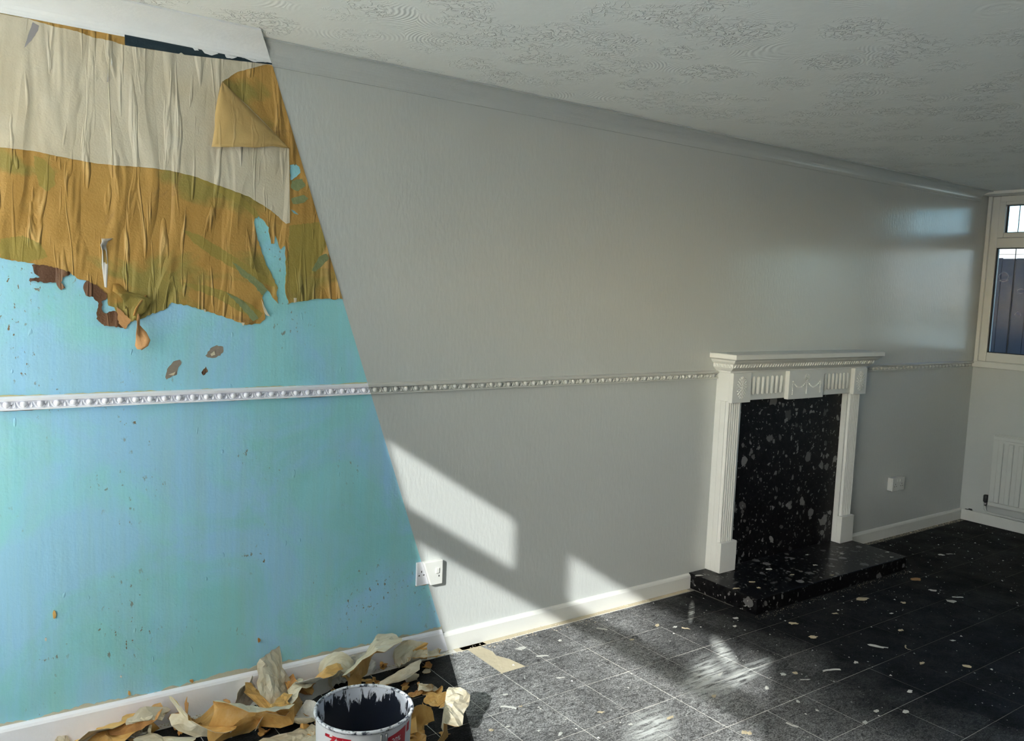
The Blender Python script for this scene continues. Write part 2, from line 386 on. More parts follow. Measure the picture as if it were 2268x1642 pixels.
def tube(bm, pts, rad, seg=8, closed=False):
    pts = [Vector(p) for p in pts]; rings = []
    for i, p in enumerate(pts):
        a = pts[max(0, i - 1)]; b = pts[min(len(pts) - 1, i + 1)]
        t = (b - a).normalized(); ref = Vector((0, 0, 1)) if abs(t.z) < 0.9 else Vector((1, 0, 0))
        s = t.cross(ref).normalized(); q = s.cross(t)
        rr = rad[i] if isinstance(rad, (list, tuple)) else rad
        rings.append([bm.verts.new(p + (s * math.cos(2 * math.pi * k / seg) + q * math.sin(2 * math.pi * k / seg)) * rr) for k in range(seg)])
    for a, b in zip(rings, rings[1:]):
        for k in range(seg): bm.faces.new((a[k], a[(k + 1) % seg], b[(k + 1) % seg], b[k]))
    bm.faces.new(rings[0][::-1]); bm.faces.new(rings[-1])
def ball(bm, c, r, u=8, v=6, rot=None):
    mt = Matrix.Translation(c)
    if rot is not None: mt = mt @ rot
    bmesh.ops.create_uvsphere(bm, u_segments=u, v_segments=v, radius=1.0, matrix=mt @ Matrix.Diagonal((r[0], r[1], r[2], 1)))
def copy_obj(o, parent=None, loc=None):
    c = o.copy(); COL.objects.link(c); c.parent = parent
    if loc is not None: c.location = loc
    return c

# ================================================================== THE SETTING
# ---- floor: adhesive bed with loose-laid vinyl tiles
bm = bmesh.new(); box(bm, XL - 0.1, L + 0.1, YB - 0.1, 0.1, -0.12, -0.0012)
floor = tag(from_bm('floor', bm, BED), kind='structure')
bm = bmesh.new(); prism_poly(bm, [[(0.78, -0.02, -0.0012), (0.79, -0.315, -0.0012), (0.94, -0.315, -0.0012), (0.90, -0.02, -0.0012)]], (0, 0, 0.0006)); from_bm('adhesive_patch', bm, ADHES, floor)
bm = bmesh.new(); prism_poly(bm, [[(0.75, -0.019, -0.0012), (0.75, -0.047, -0.0012), (2.2, -0.044, -0.0012), (2.2, -0.019, -0.0012)]], (0, 0, 0.0006)); from_bm('adhesive_patch', bm, ADHES, floor)
TX, TY, X0, Y0 = 0.2285, 0.256, 0.802, -0.052
tile_mesh = None
def tile(x0, x1, y0, y1, poly=None, name='vinyl_tile'):
    bm = bmesh.new()
    if poly: prism_poly(bm, [[(a, b, -0.003) for a, b in poly]], (0, 0, 0.003))
    else: box(bm, x0, x1, y0, y1, -0.003, 0.0)
    return bm
g = 0.0016
bm = bmesh.new(); box(bm, -TX / 2 + g, TX / 2 - g, -TY / 2 + g, TY / 2 - g, -0.0015, 0.0015)
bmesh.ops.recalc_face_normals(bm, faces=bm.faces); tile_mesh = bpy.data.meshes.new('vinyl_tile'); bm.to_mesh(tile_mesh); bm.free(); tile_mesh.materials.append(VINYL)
rest = bmesh.new()
rnd = random.Random(3)
for j in range(15):
    yc = Y0 - TY * (j + 0.5)
    if yc - TY / 2 < YB: continue
    for i in range(-11, 19):
        xc = X0 + TX * (i + 0.5)
        xa, xb = max(xc - TX / 2, XL), min(xc + TX / 2, L)
        if xb - xa < 0.02: continue
        if j == 0 and xa > 2.2 and xb < 3.6: continue          # under the hearth
        if j == 0 and xa < 2.222 < xb: xb = 2.222
        if j == 0 and xa < 3.594 < xb: xa = 3.594
        full = (xb - xa) > TX - 0.001
        dz = rnd.uniform(-0.0004, 0.0004)
        if j > 8:
            box(rest, xa + g, xb - g, yc - TY / 2 + g, yc + TY / 2 - g, -0.003, 0.0); continue
        if j == 0 and i == 0:                                     # broken tile, adhesive shows
            b2 = tile(0, 0, 0, 0, [(0.922, yc - TY / 2 + g), (xb - g, yc - TY / 2 + g), (xb - g, yc + TY / 2), (0.868, yc + TY / 2), (0.885, -0.12), (0.875, -0.16), (0.905, -0.22)])
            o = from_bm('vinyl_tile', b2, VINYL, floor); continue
        if full:
            o = bpy.data.objects.new('vinyl_tile', tile_mesh); COL.objects.link(o); o.parent = floor
            o.location = (xc, yc, -0.0015 + dz); o.rotation_euler.z = rnd.uniform(-0.003, 0.003)
        else:
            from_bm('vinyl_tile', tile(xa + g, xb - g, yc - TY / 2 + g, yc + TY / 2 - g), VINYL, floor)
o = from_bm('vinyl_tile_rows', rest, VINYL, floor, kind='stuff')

# ---- ceiling
bm = bmesh.new(); box(bm, XL - 0.1, L + 0.1, YB - 0.1, 0.1, H, H + 0.12)
tag(from_bm('ceiling', bm, ARTEX), kind='structure')

# ---- long fireplace wall: stripped turquoise half, repainted half
bm = bmesh.new()
xt, xb_ = cutx(0, H), cutx(0, 0)
def quad(bm, pts, mi):
    f = bm.faces.new([bm.verts.new(p) for p in pts]); f.material_index = mi
quad(bm, [(XL, 0, 0), (xb_, 0, 0), (xt, 0, H), (XL, 0, H)], 1)
quad(bm, [(xb_, 0, 0), (L, 0, 0), (L, 0, H), (xt, 0, H)], 0)
quad(bm, [(XL, 0.1, 0), (L, 0.1, 0), (L, 0.1, H), (XL, 0.1, H)], 0)
quad(bm, [(XL, 0, H), (L, 0, H), (L, 0.1, H), (XL, 0.1, H)], 0)
quad(bm, [(XL, 0, 0), (L, 0, 0), (L, 0.1, 0), (XL, 0.1, 0)], 0)
quad(bm, [(XL, 0, 0), (XL, 0.1, 0), (XL, 0.1, H), (XL, 0, H)], 0)
quad(bm, [(L, 0, 0), (L, 0.1, 0), (L, 0.1, H), (L, 0, H)], 0)
me = bpy.data.meshes.new('wall_back'); bm.to_mesh(me); bm.free()
tag(link('wall_back', me, [PAINT, TURQ]), kind='structure')
tag(boxo('wall_front', (XL, L, YB - 0.1, YB, 0, H), PAINT), kind='structure')

# ---- window walls
def wall_with_hole(name, x0, x1, y0, y1, hy0, hy1, hz0, hz1, m):
    bm = bmesh.new()
    box(bm, x0, x1, y0, y1, 0, hz0); box(bm, x0, x1, y0, y1, hz1, H)
    box(bm, x0, x1, y0, hy0, hz0, hz1); box(bm, x0, x1, hy1, y1, hz0, hz1)
    return tag(from_bm(name, bm, m), kind='structure')
WY0, WY1, WZ0, WZ1 = -2.14, -0.025, 1.165, 2.325
wall_with_hole('wall_right', L, L + 0.1, YB, 0.1, WY0, WY1, WZ0, WZ1, PAINT)
LY0, LY1, LZ0, LZ1 = -3.32, -1.20, 1.16, 2.345
bm = bmesh.new()
for b_ in ((YB, LY0, 0, H), (LY0, LY1, 0, LZ0), (LY0, LY1, LZ1, H), (LY1, -1.14, 0, H), (-1.14, -0.10, LZ1, H), (-0.10, 0.1, 0, H)):
    box(bm, XL - 0.04, XL + 0.06, b_[0], b_[1], b_[2], b_[3])
tag(from_bm('wall_left', bm, WHITEW), kind='structure')
# glazed door added out of view to brighten the low left wall
d1 = tag(bpy.data.objects.new('added_door_1', None), kind='structure'); COL.objects.link(d1); d1.location = (XL, -0.62, 0)

# ---- garden window in the right wall
w1 = tag(bpy.data.objects.new('window_1', None), kind='structure'); COL.objects.link(w1); w1.location = (L, -1.08, WZ0)
def bars(win, x0, x1, lst, m, name='frame_bar', bevel=0.004):
    for (ya, yb, za, zb) in lst: boxo(name, (x0, x1, ya, yb, za, zb), m, win, bevel)
bars(w1, L + 0.01, L + 0.07, [(-0.078, -0.025, WZ0, WZ1), (WY0, WY0 + 0.06, WZ0, WZ1), (-1.0, -0.80, WZ0, WZ1),
     (-0.80, -0.078, 2.285, WZ1), (WY0 + 0.06, -1.0, 2.285, WZ1), (-0.80, -0.078, WZ0, 1.228), (WY0 + 0.06, -1.0, WZ0, 1.228),
     (-0.80, -0.078, 1.966, 2.036), (WY0 + 0.06, -1.0, 1.966, 2.036)], UPVC)
fl = boxo('fanlight_sash', (L - 0.008, L + 0.05, -0.125, -0.083, 2.036, 2.285), UPVC, w1, 0.004)
for (ya, yb, za, zb) in ((-0.70, -0.63, 2.036, 2.285), (-0.63, -0.125, 2.262, 2.285), (-0.63, -0.125, 2.036, 2.070)):
    boxo('fanlight_sash', (L - 0.008, L + 0.05, ya, yb, za, zb), UPVC, w1, 0.004)
boxo('frame_panel', (L + 0.02, L + 0.05, -0.80, -0.70, 2.036, 2.285), UPVC, w1)
boxo('frame_panel', (L + 0.02, L + 0.05, WY0 + 0.06, -1.0, 2.036, 2.285), UPVC, w1)
pane = boxo('glass_pane', (L + 0.034, L + 0.040, -0.80, -0.078, 1.228, 1.966), GLASSM, w1)
boxo('glass_pane', (L + 0.034, L + 0.040, -0.63, -0.125, 2.070, 2.262), GLASSM, w1)
boxo('glass_pane', (L + 0.034, L + 0.040, WY0 + 0.06, -1.0, 1.228, 1.966), GLASSM, w1)
for (ya, yb, za, zb) in ((-0.087, -0.078, 1.228, 1.966), (-0.80, -0.087, 1.228, 1.234), (-0.80, -0.087, 1.960, 1.966), (-0.133, -0.125, 2.070, 2.262), (-0.63, -0.133, 2.070, 2.076), (-0.63, -0.133, 2.256, 2.262)):
    boxo('rubber_gasket', (L + 0.022, L + 0.034, ya, yb, za, zb), BLACKR, w1)
boxo('lead_strip', (L + 0.030, L + 0.034, -0.2035, -0.1990, 2.076, 2.256), BLACKR, w1)
boxo('lead_strip', (L + 0.030, L + 0.034, -0.2035, -0.1990, 1.234, 1.960), BLACKR, w1)
boxo('corner_batten', (L - 0.012, L + 0.01, -0.03, -0.006, WZ0 - 0.01, WZ1), TRIM, w1, 0.003)
def tube_obj(name, pts, rad, m, parent, seg=6, smooth=True):
    bm = bmesh.new(); tube(bm, pts, rad, seg); return from_bm(name, bm, m, parent, smooth)
# finger drawings left on the misted pane
SMUDGE = plain('mist_smudge', (0.55, 0.58, 0.62), 0.9)
def doodle(cy, cz, ry, rz, a0=0, a1=6.4, th=0.0012):
    pts = [(L + 0.0325, cy + ry * math.cos(t) * (1 + 0.08 * math.sin(3 * t)), cz + rz * math.sin(t)) for t in [a0 + (a1 - a0) * k / 26 for k in range(27)]]
    tube_obj('finger_drawing', pts, th, SMUDGE, w1, 5)
q = onX(2223, 614, L + 0.0325); doodle(q.y, q.z, 0.030, 0.034, 0.3, 6.5)
doodle(q.y - 0.004, q.z - 0.025, 0.030, 0.006)
q = onX(2262, 645, L + 0.0325); doodle(q.y, q.z, 0.026, 0.014)
q = onX(2240, 1000 - 300, L + 0.0325); doodle(q.y - 0.04, q.z, 0.018, 0.03, 0.2, 3.3)
tag(boxo('trim_1', (L - 0.12, L, -2.3, 0.0 - 0.002, WZ1 + 0.003, H - 0.001), TRIM, None, 0.003), kind='structure')
tag(boxo('trim_2', (L - 0.035, L + 0.012, WY0 - 0.05, -0.002, WZ0 - 0.045, WZ0 - 0.003), TRIM, None, 0.005), kind='structure')

# ---- end window (the sun comes through this one)
w2 = tag(bpy.data.objects.new('window_2', None), kind='structure'); COL.objects.link(w2); w2.location = (XL, -1.7, LZ0)
bars(w2, XL - 0.025, XL + 0.025, [(LY0, -3.25, LZ0, LZ1), (-1.27, LY1, LZ0, LZ1), (-3.25, -1.27, 2.277, LZ1), (-3.25, -1.27, LZ0, 1.23),
     (-3.25, -1.27, 1.937, 2.035), (-2.087, -1.886, 2.035, 2.277)], UPVC)
for (ya, yb, za, zb) in ((-3.25, -1.27, 1.23, 1.937), (-3.25, -2.087, 2.035, 2.277), (-1.886, -1.27, 2.035, 2.277)):
    boxo('glass_pane', (XL - 0.004, XL + 0.002, ya, yb, za, zb), GLASS, w2)
bars(d1, XL - 0.025, XL + 0.025, [(-1.14, -1.06, 0.0, LZ1), (-0.18, -0.10, 0.0, LZ1), (-1.06, -0.18, 2.27, LZ1), (-1.06, -0.18, 0.0, 0.10)], UPVC)
boxo('glass_pane', (XL - 0.004, XL + 0.002, -1.06, -0.18, 0.10, 2.27), GLASS, d1)
boxo('added_door_handle', (XL + 0.025, XL + 0.05, -1.11, -1.09, 0.98, 1.12), GREYM, d1, 0.004)
# curtain added out of view, edge cut so its shadow follows the join
XC = XL + 0.08
edge = [(k - 0.69 * -XC, c - 0.645 * XC) for k, c in ((-0.225, 1.36), (-0.277, 1.225), (-0.350, 0.98), (-0.482, 0.55), (-0.515, 0.475), (-0.760, 0.362), (-0.968, 0.277), (-1.2, 0.18), (-1.42, 0.06))]
bm = bmesh.new(); NS = 60; rows = []
for (ey, ez) in edge:
    row = []
    for s in range(NS + 1):
        t = s / NS; y = ey + (-1.17 - ey) * t
        x = XC + 0.018 * math.sin((y - ey) * 34) * min(1, t * 6)
        row.append(bm.verts.new((x, y, ez)))
    rows.append(row)
for a, b in zip(rows, rows[1:]):
    for s in range(NS): bm.faces.new((a[s], a[s + 1], b[s + 1], b[s]))
cu = from_bm('scrim', bm, CLOTH, None, True)
tag(cu, 'cream curtain added out of view to cut the sun at the join', 'scrim')
bm = bmesh.new(); rows = []  # second unseen cloth, added to glow with sun and brighten the old half
for z in [0.02 + 2.31 * k / 12 for k in range(13)]:
    rows.append([bm.verts.new((XC + 0.016 * math.sin(y * 30), y, z)) for y in [-1.165 + 1.12 * k / 60 for k in range(61)]])
for a, b in zip(rows, rows[1:]):
    for k in range(60): bm.faces.new((a[k], a[k + 1], b[k + 1], b[k]))
tag(from_bm('scrim', bm, CLOTH, None, True), 'full-length cream curtain added out of view to spread soft sun on the old half', 'scrim')
cr = empty('scrim_rail', (XC + 0.04, -1.7, 2.335), 'thin white rail added for the cream curtain', 'curtain rail')
tube_obj('rail', [(XC + 0.04, -3.35, 2.338), (XC + 0.04, -0.04, 2.338)], 0.007, UPVC, cr)

# ---- upper storey, garden, fence and the house beyond
bm = bmesh.new(); box(bm, XL - 0.04, L + 0.1, YB - 3, 0.1, H + 0.13, 5.4)
tag(from_bm('upper_storey', bm, BRICK), kind='structure')
tag(boxo('ground_bounce', (-40, XL - 0.05, -40, 40, -0.35, -0.15), plain('pale_bounce_ground', (0.78, 0.77, 0.74), 0.9, 6, 0.4)), kind='structure')  # unseen ground made pale to bounce sun up into the room
tag(boxo('ground_garden', (L + 0.11, 60, -40, 40, -0.35, -0.15), plain('garden_ground', (0.13, 0.14, 0.09), 0.9, 6, 0.5, var=0.3)), kind='structure')
tag(boxo('sky_blocker', (L + 0.11, L + 1.35, -4.5, 3.0, 2.43, 2.50), BRICK), kind='structure')  # overhang added out of view to block skylight at the garden window
FX = L + 2.5
ftop = onX(2215, 572, FX).z
fe = empty('garden_fence', (FX, -0.5, -0.15), 'dark weathered board fence outside the garden window', 'fence')
rnd = random.Random(5)
y = 2.6
while y > -0.25:
    wdt = 0.118; dz = rnd.uniform(-0.006, 0.006)
    boxo('fence_board', (FX - rnd.uniform(0, 0.006), FX + 0.02, y - wdt, y, -0.15, ftop + dz), FENCE, fe, 0.002); y -= wdt + 0.006
for z in (0.3, 1.0, 1.65): boxo('fence_rail', (FX + 0.021, FX + 0.06, -0.25, 2.6, z, z + 0.08), FENCE, fe)
HX = 14.0
rt = onX(2215, 535, HX)
ho = empty('neighbouring_house', (HX + 3, 2, -0.15), 'neighbouring house with pale clay tiled roof above the fence', 'house')
boxo('house_wall', (HX - 2.2, HX + 5, -6, 14, -0.15, 1.55), BRICK, ho)
bm = bmesh.new(); prism = [(HX - 2.6, 1.5), (HX, rt.z), (HX + 0.6, rt.z), (HX + 5.4, 1.5)]
A = [bm.verts.new((x, -6.3, z)) for x, z in prism]; Bv = [bm.verts.new((x, 14.3, z)) for x, z in prism]
for i in range(4): bm.faces.new((A[i], A[(i + 1) % 4], Bv[(i + 1) % 4], Bv[i]))
bm.faces.new(A[::-1]); bm.faces.new(Bv)
rf = from_bm('roof', bm, ROOF, ho)
for k in range(9):
    t = k / 9; x = HX - 2.6 + 2.6 * t; z = 1.5 + (rt.z - 1.5) * t
    boxo('tile_course', (x, x + 0.27, -6.3, 14.3, z + 0.012, z + 0.035 + (rt.z - 1.5) * 0.06), ROOF, rf)

# ================================================================== TRIM ON THE FIREPLACE WALL
# ---- coving
def cove(depth, hgt, n=9):
    p = [(0, H - 0.0005), (0, H - hgt), (-0.006, H - hgt), (-0.006, H - hgt + 0.008)]
    for k in range(n + 1):
        a = k / n * math.pi / 2
        p.append((-0.006 - (depth - 0.016) * (1 - math.cos(a)), H - hgt + 0.008 + (hgt - 0.014) * math.sin(a)))
    p += [(-depth + 0.004, H - 0.006), (-depth, H - 0.006), (-depth, H - 0.0005)]
    return p
bm = bmesh.new(); prism_x(bm, cove(0.085, 0.07), cutx, L - 0.12)
tag(from_bm('trim_3', bm, PAINT), kind='structure')
bm = bmesh.new(); prism_x(bm, cove(0.17, 0.066), XL + 0.07, cutx)
tag(from_bm('trim_4', bm, LAVC), kind='structure')
# ---- skirting
def skirt(h, d=0.018): return [(0, 0), (-d, 0), (-d, h - 0.014), (-d + 0.004, h - 0.006), (-0.006, h), (0, h)]
for k, (xa, xb) in enumerate(((cutx, 2.352), (3.58, L - 0.001))):
    bm = bmesh.new(); prism_x(bm, skirt(0.078), xa, xb)
    tag(from_bm('baseboard_back' if k == 0 else 'baseboard_back_far', bm, TRIM), kind='structure')
bm = bmesh.new()
prof = skirt(1.0)
def sk_h(x): return 0.119 - (x + 0.905) / (0.66 + 0.905) * 0.0235
ha, hb = sk_h(XL), sk_h(0.70)
pa = skirt(ha); pb = skirt(hb)
A = [bm.verts.new((XL + 0.06, y, z)) for y, z in pa]; Bv = [bm.verts.new((cutx(y, z), y, z)) for y, z in pb]
for i in range(len(pa)): bm.faces.new((A[i], A[(i + 1) % len(pa)], Bv[(i + 1) % len(pa)], Bv[i]))
bm.faces.new(A[::-1]); bm.faces.new(Bv)
oldsk = tag(from_bm('baseboard_back_old', bm, LAV), kind='structure')
def ragged(name, z0f, x0, x1, wid, m, parent, seed, up=1, t=0.002, base=0.0, amp=1.0):
    rnd = random.Random(seed); n = int((x1 - x0) / 0.008); bot = []; top = []
    wv = wid
    for i in range(n + 1):
        x = x0 + (x1 - x0) * i / n
        wv = max(0.0008, min(wid * 2.2, wv + rnd.uniform(-1, 1) * wid * 0.45 * amp)); wv += (wid - wv) * 0.12
        bot.append((x, -base, z0f(x))); top.append((x, -base, z0f(x) + up * wv))
    bm = bmesh.new()
    va = [bm.verts.new(p) for p in bot]; vb = [bm.verts.new(p) for p in top]
    vc = [bm.verts.new((p[0], p[1] - t, p[2])) for p in bot]; vd = [bm.verts.new((p[0], p[1] - t, p[2])) for p in top]
    for i in range(n):
        bm.faces.new((vc[i], vc[i + 1], vd[i + 1], vd[i])); bm.faces.new((vd[i], vd[i + 1], vb[i + 1], vb[i]))
        bm.faces.new((va[i], va[i + 1], vc[i + 1], vc[i]))
    return from_bm(name, bm, m, parent)
ragged('ragged_filler_edge', lambda x: sk_h(x) - 0.002, XL + 0.06, 0.70, 0.010, RESID, oldsk, 11)
tag(boxo('baseboard_right', (L - 0.018, L, YB, -0.019, 0, 0.078), TRIM, None, 0.004), kind='structure')

# ---- dado rail with egg-and-dart
DP = [(0, 0), (-0.010, 0), (-0.016, 0.001), (-0.016, 0.005), (-0.008, 0.007), (-0.008, 0.026), (-0.019, 0.030), (-0.021, 0.038), (-0.013, 0.042), (0, 0.043)]
def rail(name, xa, xb, m, label=None):
    bm = bmesh.new(); prism_x(bm, [(y, RAIL + z) for y, z in DP], xa, xb)
    return tag(from_bm(name, bm, m), kind='structure')
r_old = rail('trim_5', XL + 0.06, cutx, LAV); RAILP = plain('rail_emulsion', (0.60, 0.615, 0.59), 0.4, 60, 0.1); r_new = rail('trim_6', cutx, 2.345, RAILP); r_far = rail('trim_7', 3.585, L - 0.001, RAILP)
def egg_mesh(m):
    bm = bmesh.new(); ball(bm, Vector((0, -0.0095, 0.0175)), (0.0100, 0.0110, 0.0100), 12, 8)
    tube(bm, [(0.0165 * math.cos(a), -0.0105, 0.0245 + 0.0175 * math.sin(a)) for a in [math.pi + k / 9 * math.pi for k in range(10)]], 0.0034, 5)
    me = bpy.data.meshes.new('egg'); bm.to_mesh(me); bm.free(); me.materials.append(m)
    for p in me.polygons: p.use_smooth = True
    return me
def dart_mesh(m):
    bm = bmesh.new(); vs = [bm.verts.new(p) for p in ((0, -0.018, 0.012), (-0.0042, -0.008, 0.005), (0.0042, -0.008, 0.005), (0, -0.008, 0.027))]
    for f in ((0, 1, 2), (0, 2, 3), (0, 3, 1), (1, 3, 2)): bm.faces.new([vs[i] for i in f])
    me = bpy.data.meshes.new('dart'); bmesh.ops.recalc_face_normals(bm, faces=bm.faces); bm.to_mesh(me); bm.free(); me.materials.append(m); return me
EGL, DGL, EGT, DGT = egg_mesh(LAV), dart_mesh(LAV), egg_mesh(RAILP), dart_mesh(RAILP)
PITCH = 0.0455; cx0 = cutx(-0.01, RAIL + 0.02)
for k in range(-40, 110):
    x = cx0 + PITCH * (k + 0.5)
    if x < XL + 0.1 or (2.32 < x < 3.61) or x > L - 0.03: continue
    rl = r_old if k < 0 else (r_new if x < 3 else r_far)
    e = bpy.data.objects.new('egg', EGL if k < 0 else EGT); COL.objects.link(e); e.parent = rl; e.location = (x, 0, RAIL)
    if x < 3:
        d = bpy.data.objects.new('dart', DGL if k < 0 else DGT); COL.objects.link(d); d.parent = rl; d.location = (x + PITCH / 2 * (1 if k < -1 or k >= 0 else 0.9), 0, RAIL)
ragged('ragged_paint_edge', lambda x: RAIL + 0.040, XL + 0.06, 0.325, 0.0035, plain('yellowed_edge', (0.55, 0.50, 0.28), 0.8, var=0.3), r_old, 21, 1, 0.003)
ragged('ragged_dirt_edge', lambda x: RAIL + 0.001, XL + 0.06, 0.335, 0.0022, DARKB, r_old, 22, -1, 0.0015)

# ================================================================== OLD WALLPAPER ON THE LEFT
def rough(pts, amp=1.5, step=5.0, seed=1, closed=True, keep=None):
    """subdivide an outline (photo pixels) and fray it a little"""
    rnd = random.Random(seed); out = []; n = len(pts)
    for i in range(n if closed else n - 1):
        a, b = pts[i], pts[(i + 1) % n]; d = math.hypot(b[0] - a[0], b[1] - a[1]); m = max(1, int(d / step))
        nx, ny = (-(b[1] - a[1]) / (d + 1e-6), (b[0] - a[0]) / (d + 1e-6))
        out.append(a)
        if keep and i in keep: continue
        for k in range(1, m):
            t = k / m; j = rnd.uniform(-amp, amp)
            out.append((a[0] + (b[0] - a[0]) * t + nx * j, a[1] + (b[1] - a[1]) * t + ny * j))
    return out
def wallpoly(pts, y=0.0):
    r = []
    for a, b in pts:
        q = onY(a, b, 0.0); q.y = y
        q.x = min(q.x, cutx(0, q.z)); q.x = max(q.x, XL + 0.061); q.z = min(q.z, H - 0.06)
        r.append(q)
    return r
def sheet(name, loops, m, y0, t, parent=None):
    bm = bmesh.new(); prism_poly(bm, [wallpoly(l, -y0) for l in loops], (0, -t, 0))
    return from_bm(name, bm, m, parent)
def linex(y): return 583 + (y - 80) * 0.2985     # the straight join between old and new
brown = [(-700, -80), (0, 27), (105, 45), (275, 75), (linex(143) + 4, 143), (linex(400) + 4, 400), (linex(663) + 4, 663), (700, 662), (654, 670), (639, 673), (632, 650), (633, 574), (630, 544), (621, 553), (615, 537), (609, 522),
         (607, 540), (600, 540), (594, 513), (595, 504), (572, 477), (566, 480), (562, 492), (569, 525), (587, 580), (615, 638), (612, 647), (616, 673), (603, 659), (597, 647), (590, 641), (580, 659),
         (586, 690), (586, 708), (575, 717), (545, 720), (508, 706), (450, 687), (420, 678), (380, 670), (366, 685), (326, 699), (304, 711), (290, 709), (276, 729), (262, 716), (253, 681), (240, 677), (237, 659), (213, 659), (194, 645), (192, 622),
         (170, 617), (155, 604), (134, 598), (100, 589), (67, 583), (40, 580), (0, 571), (-350, 500), (-700, 420)]
hole1 = [(641, 366), (655, 364), (664, 371), (665, 383), (656, 392), (643, 400)]
hole2 = [(643, 464), (652, 467), (661, 476), (650, 473)]
bp = sheet('wallpaper_sheet', [rough(brown, 1.4, 6, 2, keep={0, 1, 2, 3, 4, 5}), rough(hole1, 0.8, 5, 3), hole2], BROWN, 0.0010, 0.0022)
tag(bp, 'lower layer of rippled brown wallpaper torn ragged over turquoise paint', 'wallpaper')
cream = [(-700, -80), (0, 31), (60, 42), (120, 60), (170, 70), (205, 84), (240, 90), (276, 101), (395, 120), (400, 117), (407, 122), (506, 133), (596, 143), (574, 147), (525, 160), (491, 182), (569, 256), (639, 329), (641, 494), (633, 496), (599, 466), (549, 435), (494, 415), (432, 392), (376, 378), (309, 370), (252, 367),
         (250, 366), (216, 363), (154, 352), (74, 335), (0, 327), (-350, 290), (-700, 260)]
cp = sheet('wallpaper_sheet', [rough(cream, 0.7, 7, 5, keep={0, 16, 17})], CREAM, 0.0036, 0.0020)
tag(cp, 'upper layer of cream lining paper with one corner folded back', 'wallpaper')
# a second drop of paper overlaps along the seam
sm = [(242, 92), (248, 92), (252, 365), (243, 368), (239, 250)]
tube_obj('seam_ridge', [onY(a, b, -0.0058) for a, b in ((241, 130), (240, 180), (243, 240), (246, 300), (249, 366))], 0.0016, CREAM, cp, 5)
# folded corner
fold0, fold1 = (491, 182), (639, 329)
outer = [(491, 182), (486, 196), (481, 213), (475, 240), (472, 256), (471, 287), (466, 318), (464, 327), (500, 328), (530, 327), (560, 329), (600, 325), (625, 328), (639, 329)]
bm = bmesh.new(); NR = 9; rows = []; rnd = random.Random(9)
for i, op in enumerate(outer):
    t = i / (len(outer) - 1); fp = (fold0[0] + (fold1[0] - fold0[0]) * t, fold0[1] + (fold1[1] - fold0[1]) * t)
    A3 = onY(*fp, 0); O3 = onY(*op, 0); row = []
    ln = (O3 - A3).length
    for k in range(NR + 1):
        s = k / NR; p = A3 + (O3 - A3) * s
        lift = 0.0062 + 0.030 * math.sin(math.pi * min(1, s * 0.55 + 0.02)) * min(1, ln / 0.12) * (1 - 0.35 * s) + 0.003 * math.sin(9 * s + 5 * t) * s
        row.append(bm.verts.new((p.x, -lift, p.z)))
    rows.append(row)
for a, b in zip(rows, rows[1:]):
    for k in range(NR): bm.faces.new((a[k], a[k + 1], b[k + 1], b[k]))
fc = from_bm('folded_corner', bm, PBACK, cp, True); fc.modifiers.new('thick', 'SOLIDIFY').thickness = 0.0012
fc['label'] = 'ochre back of the folded-over corner'
# thin torn pieces on the sheets
def torn(name, pts, m, y0, t, parent, seed=1, amp=1.6):
    return sheet(name, [rough(pts, amp, 4, seed)], m, y0, t, parent)
torn('torn_rim', [(70, 587), (100, 588), (134, 596), (156, 604), (150, 611), (138, 615), (135, 626), (144, 638), (136, 643), (128, 636), (124, 626), (104, 627), (64, 622), (66, 616), (92, 615), (76, 606)], DARKB, 0.0034, 0.002, bp, 31)
torn('torn_rim', [(184, 634), (192, 621), (216, 634), (236, 650), (234, 664), (224, 668), (226, 688), (232, 694), (246, 690), (262, 690), (272, 716), (274, 726), (231, 722), (213, 706), (215, 685), (218, 672), (206, 658), (190, 655)], DARKB, 0.0034, 0.002, bp, 32)
torn('torn_rim', [(258, 680), (262, 716), (276, 729), (290, 709), (270, 690)], PTORN, 0.0034, 0.003, bp, 33)
for pts, sd in (([(578, 664), (590, 690), (597, 701), (588, 698), (584, 690)], 34), ([(650, 660), (656, 660), (655, 669), (650, 671)], 35), ([(449, 684), (455, 686), (454, 692)], 36), ([(534, 714), (541, 715), (538, 722)], 37)):
    torn('torn_rim', pts, SCR_C, 0.002, 0.004, bp, sd, 0.5)
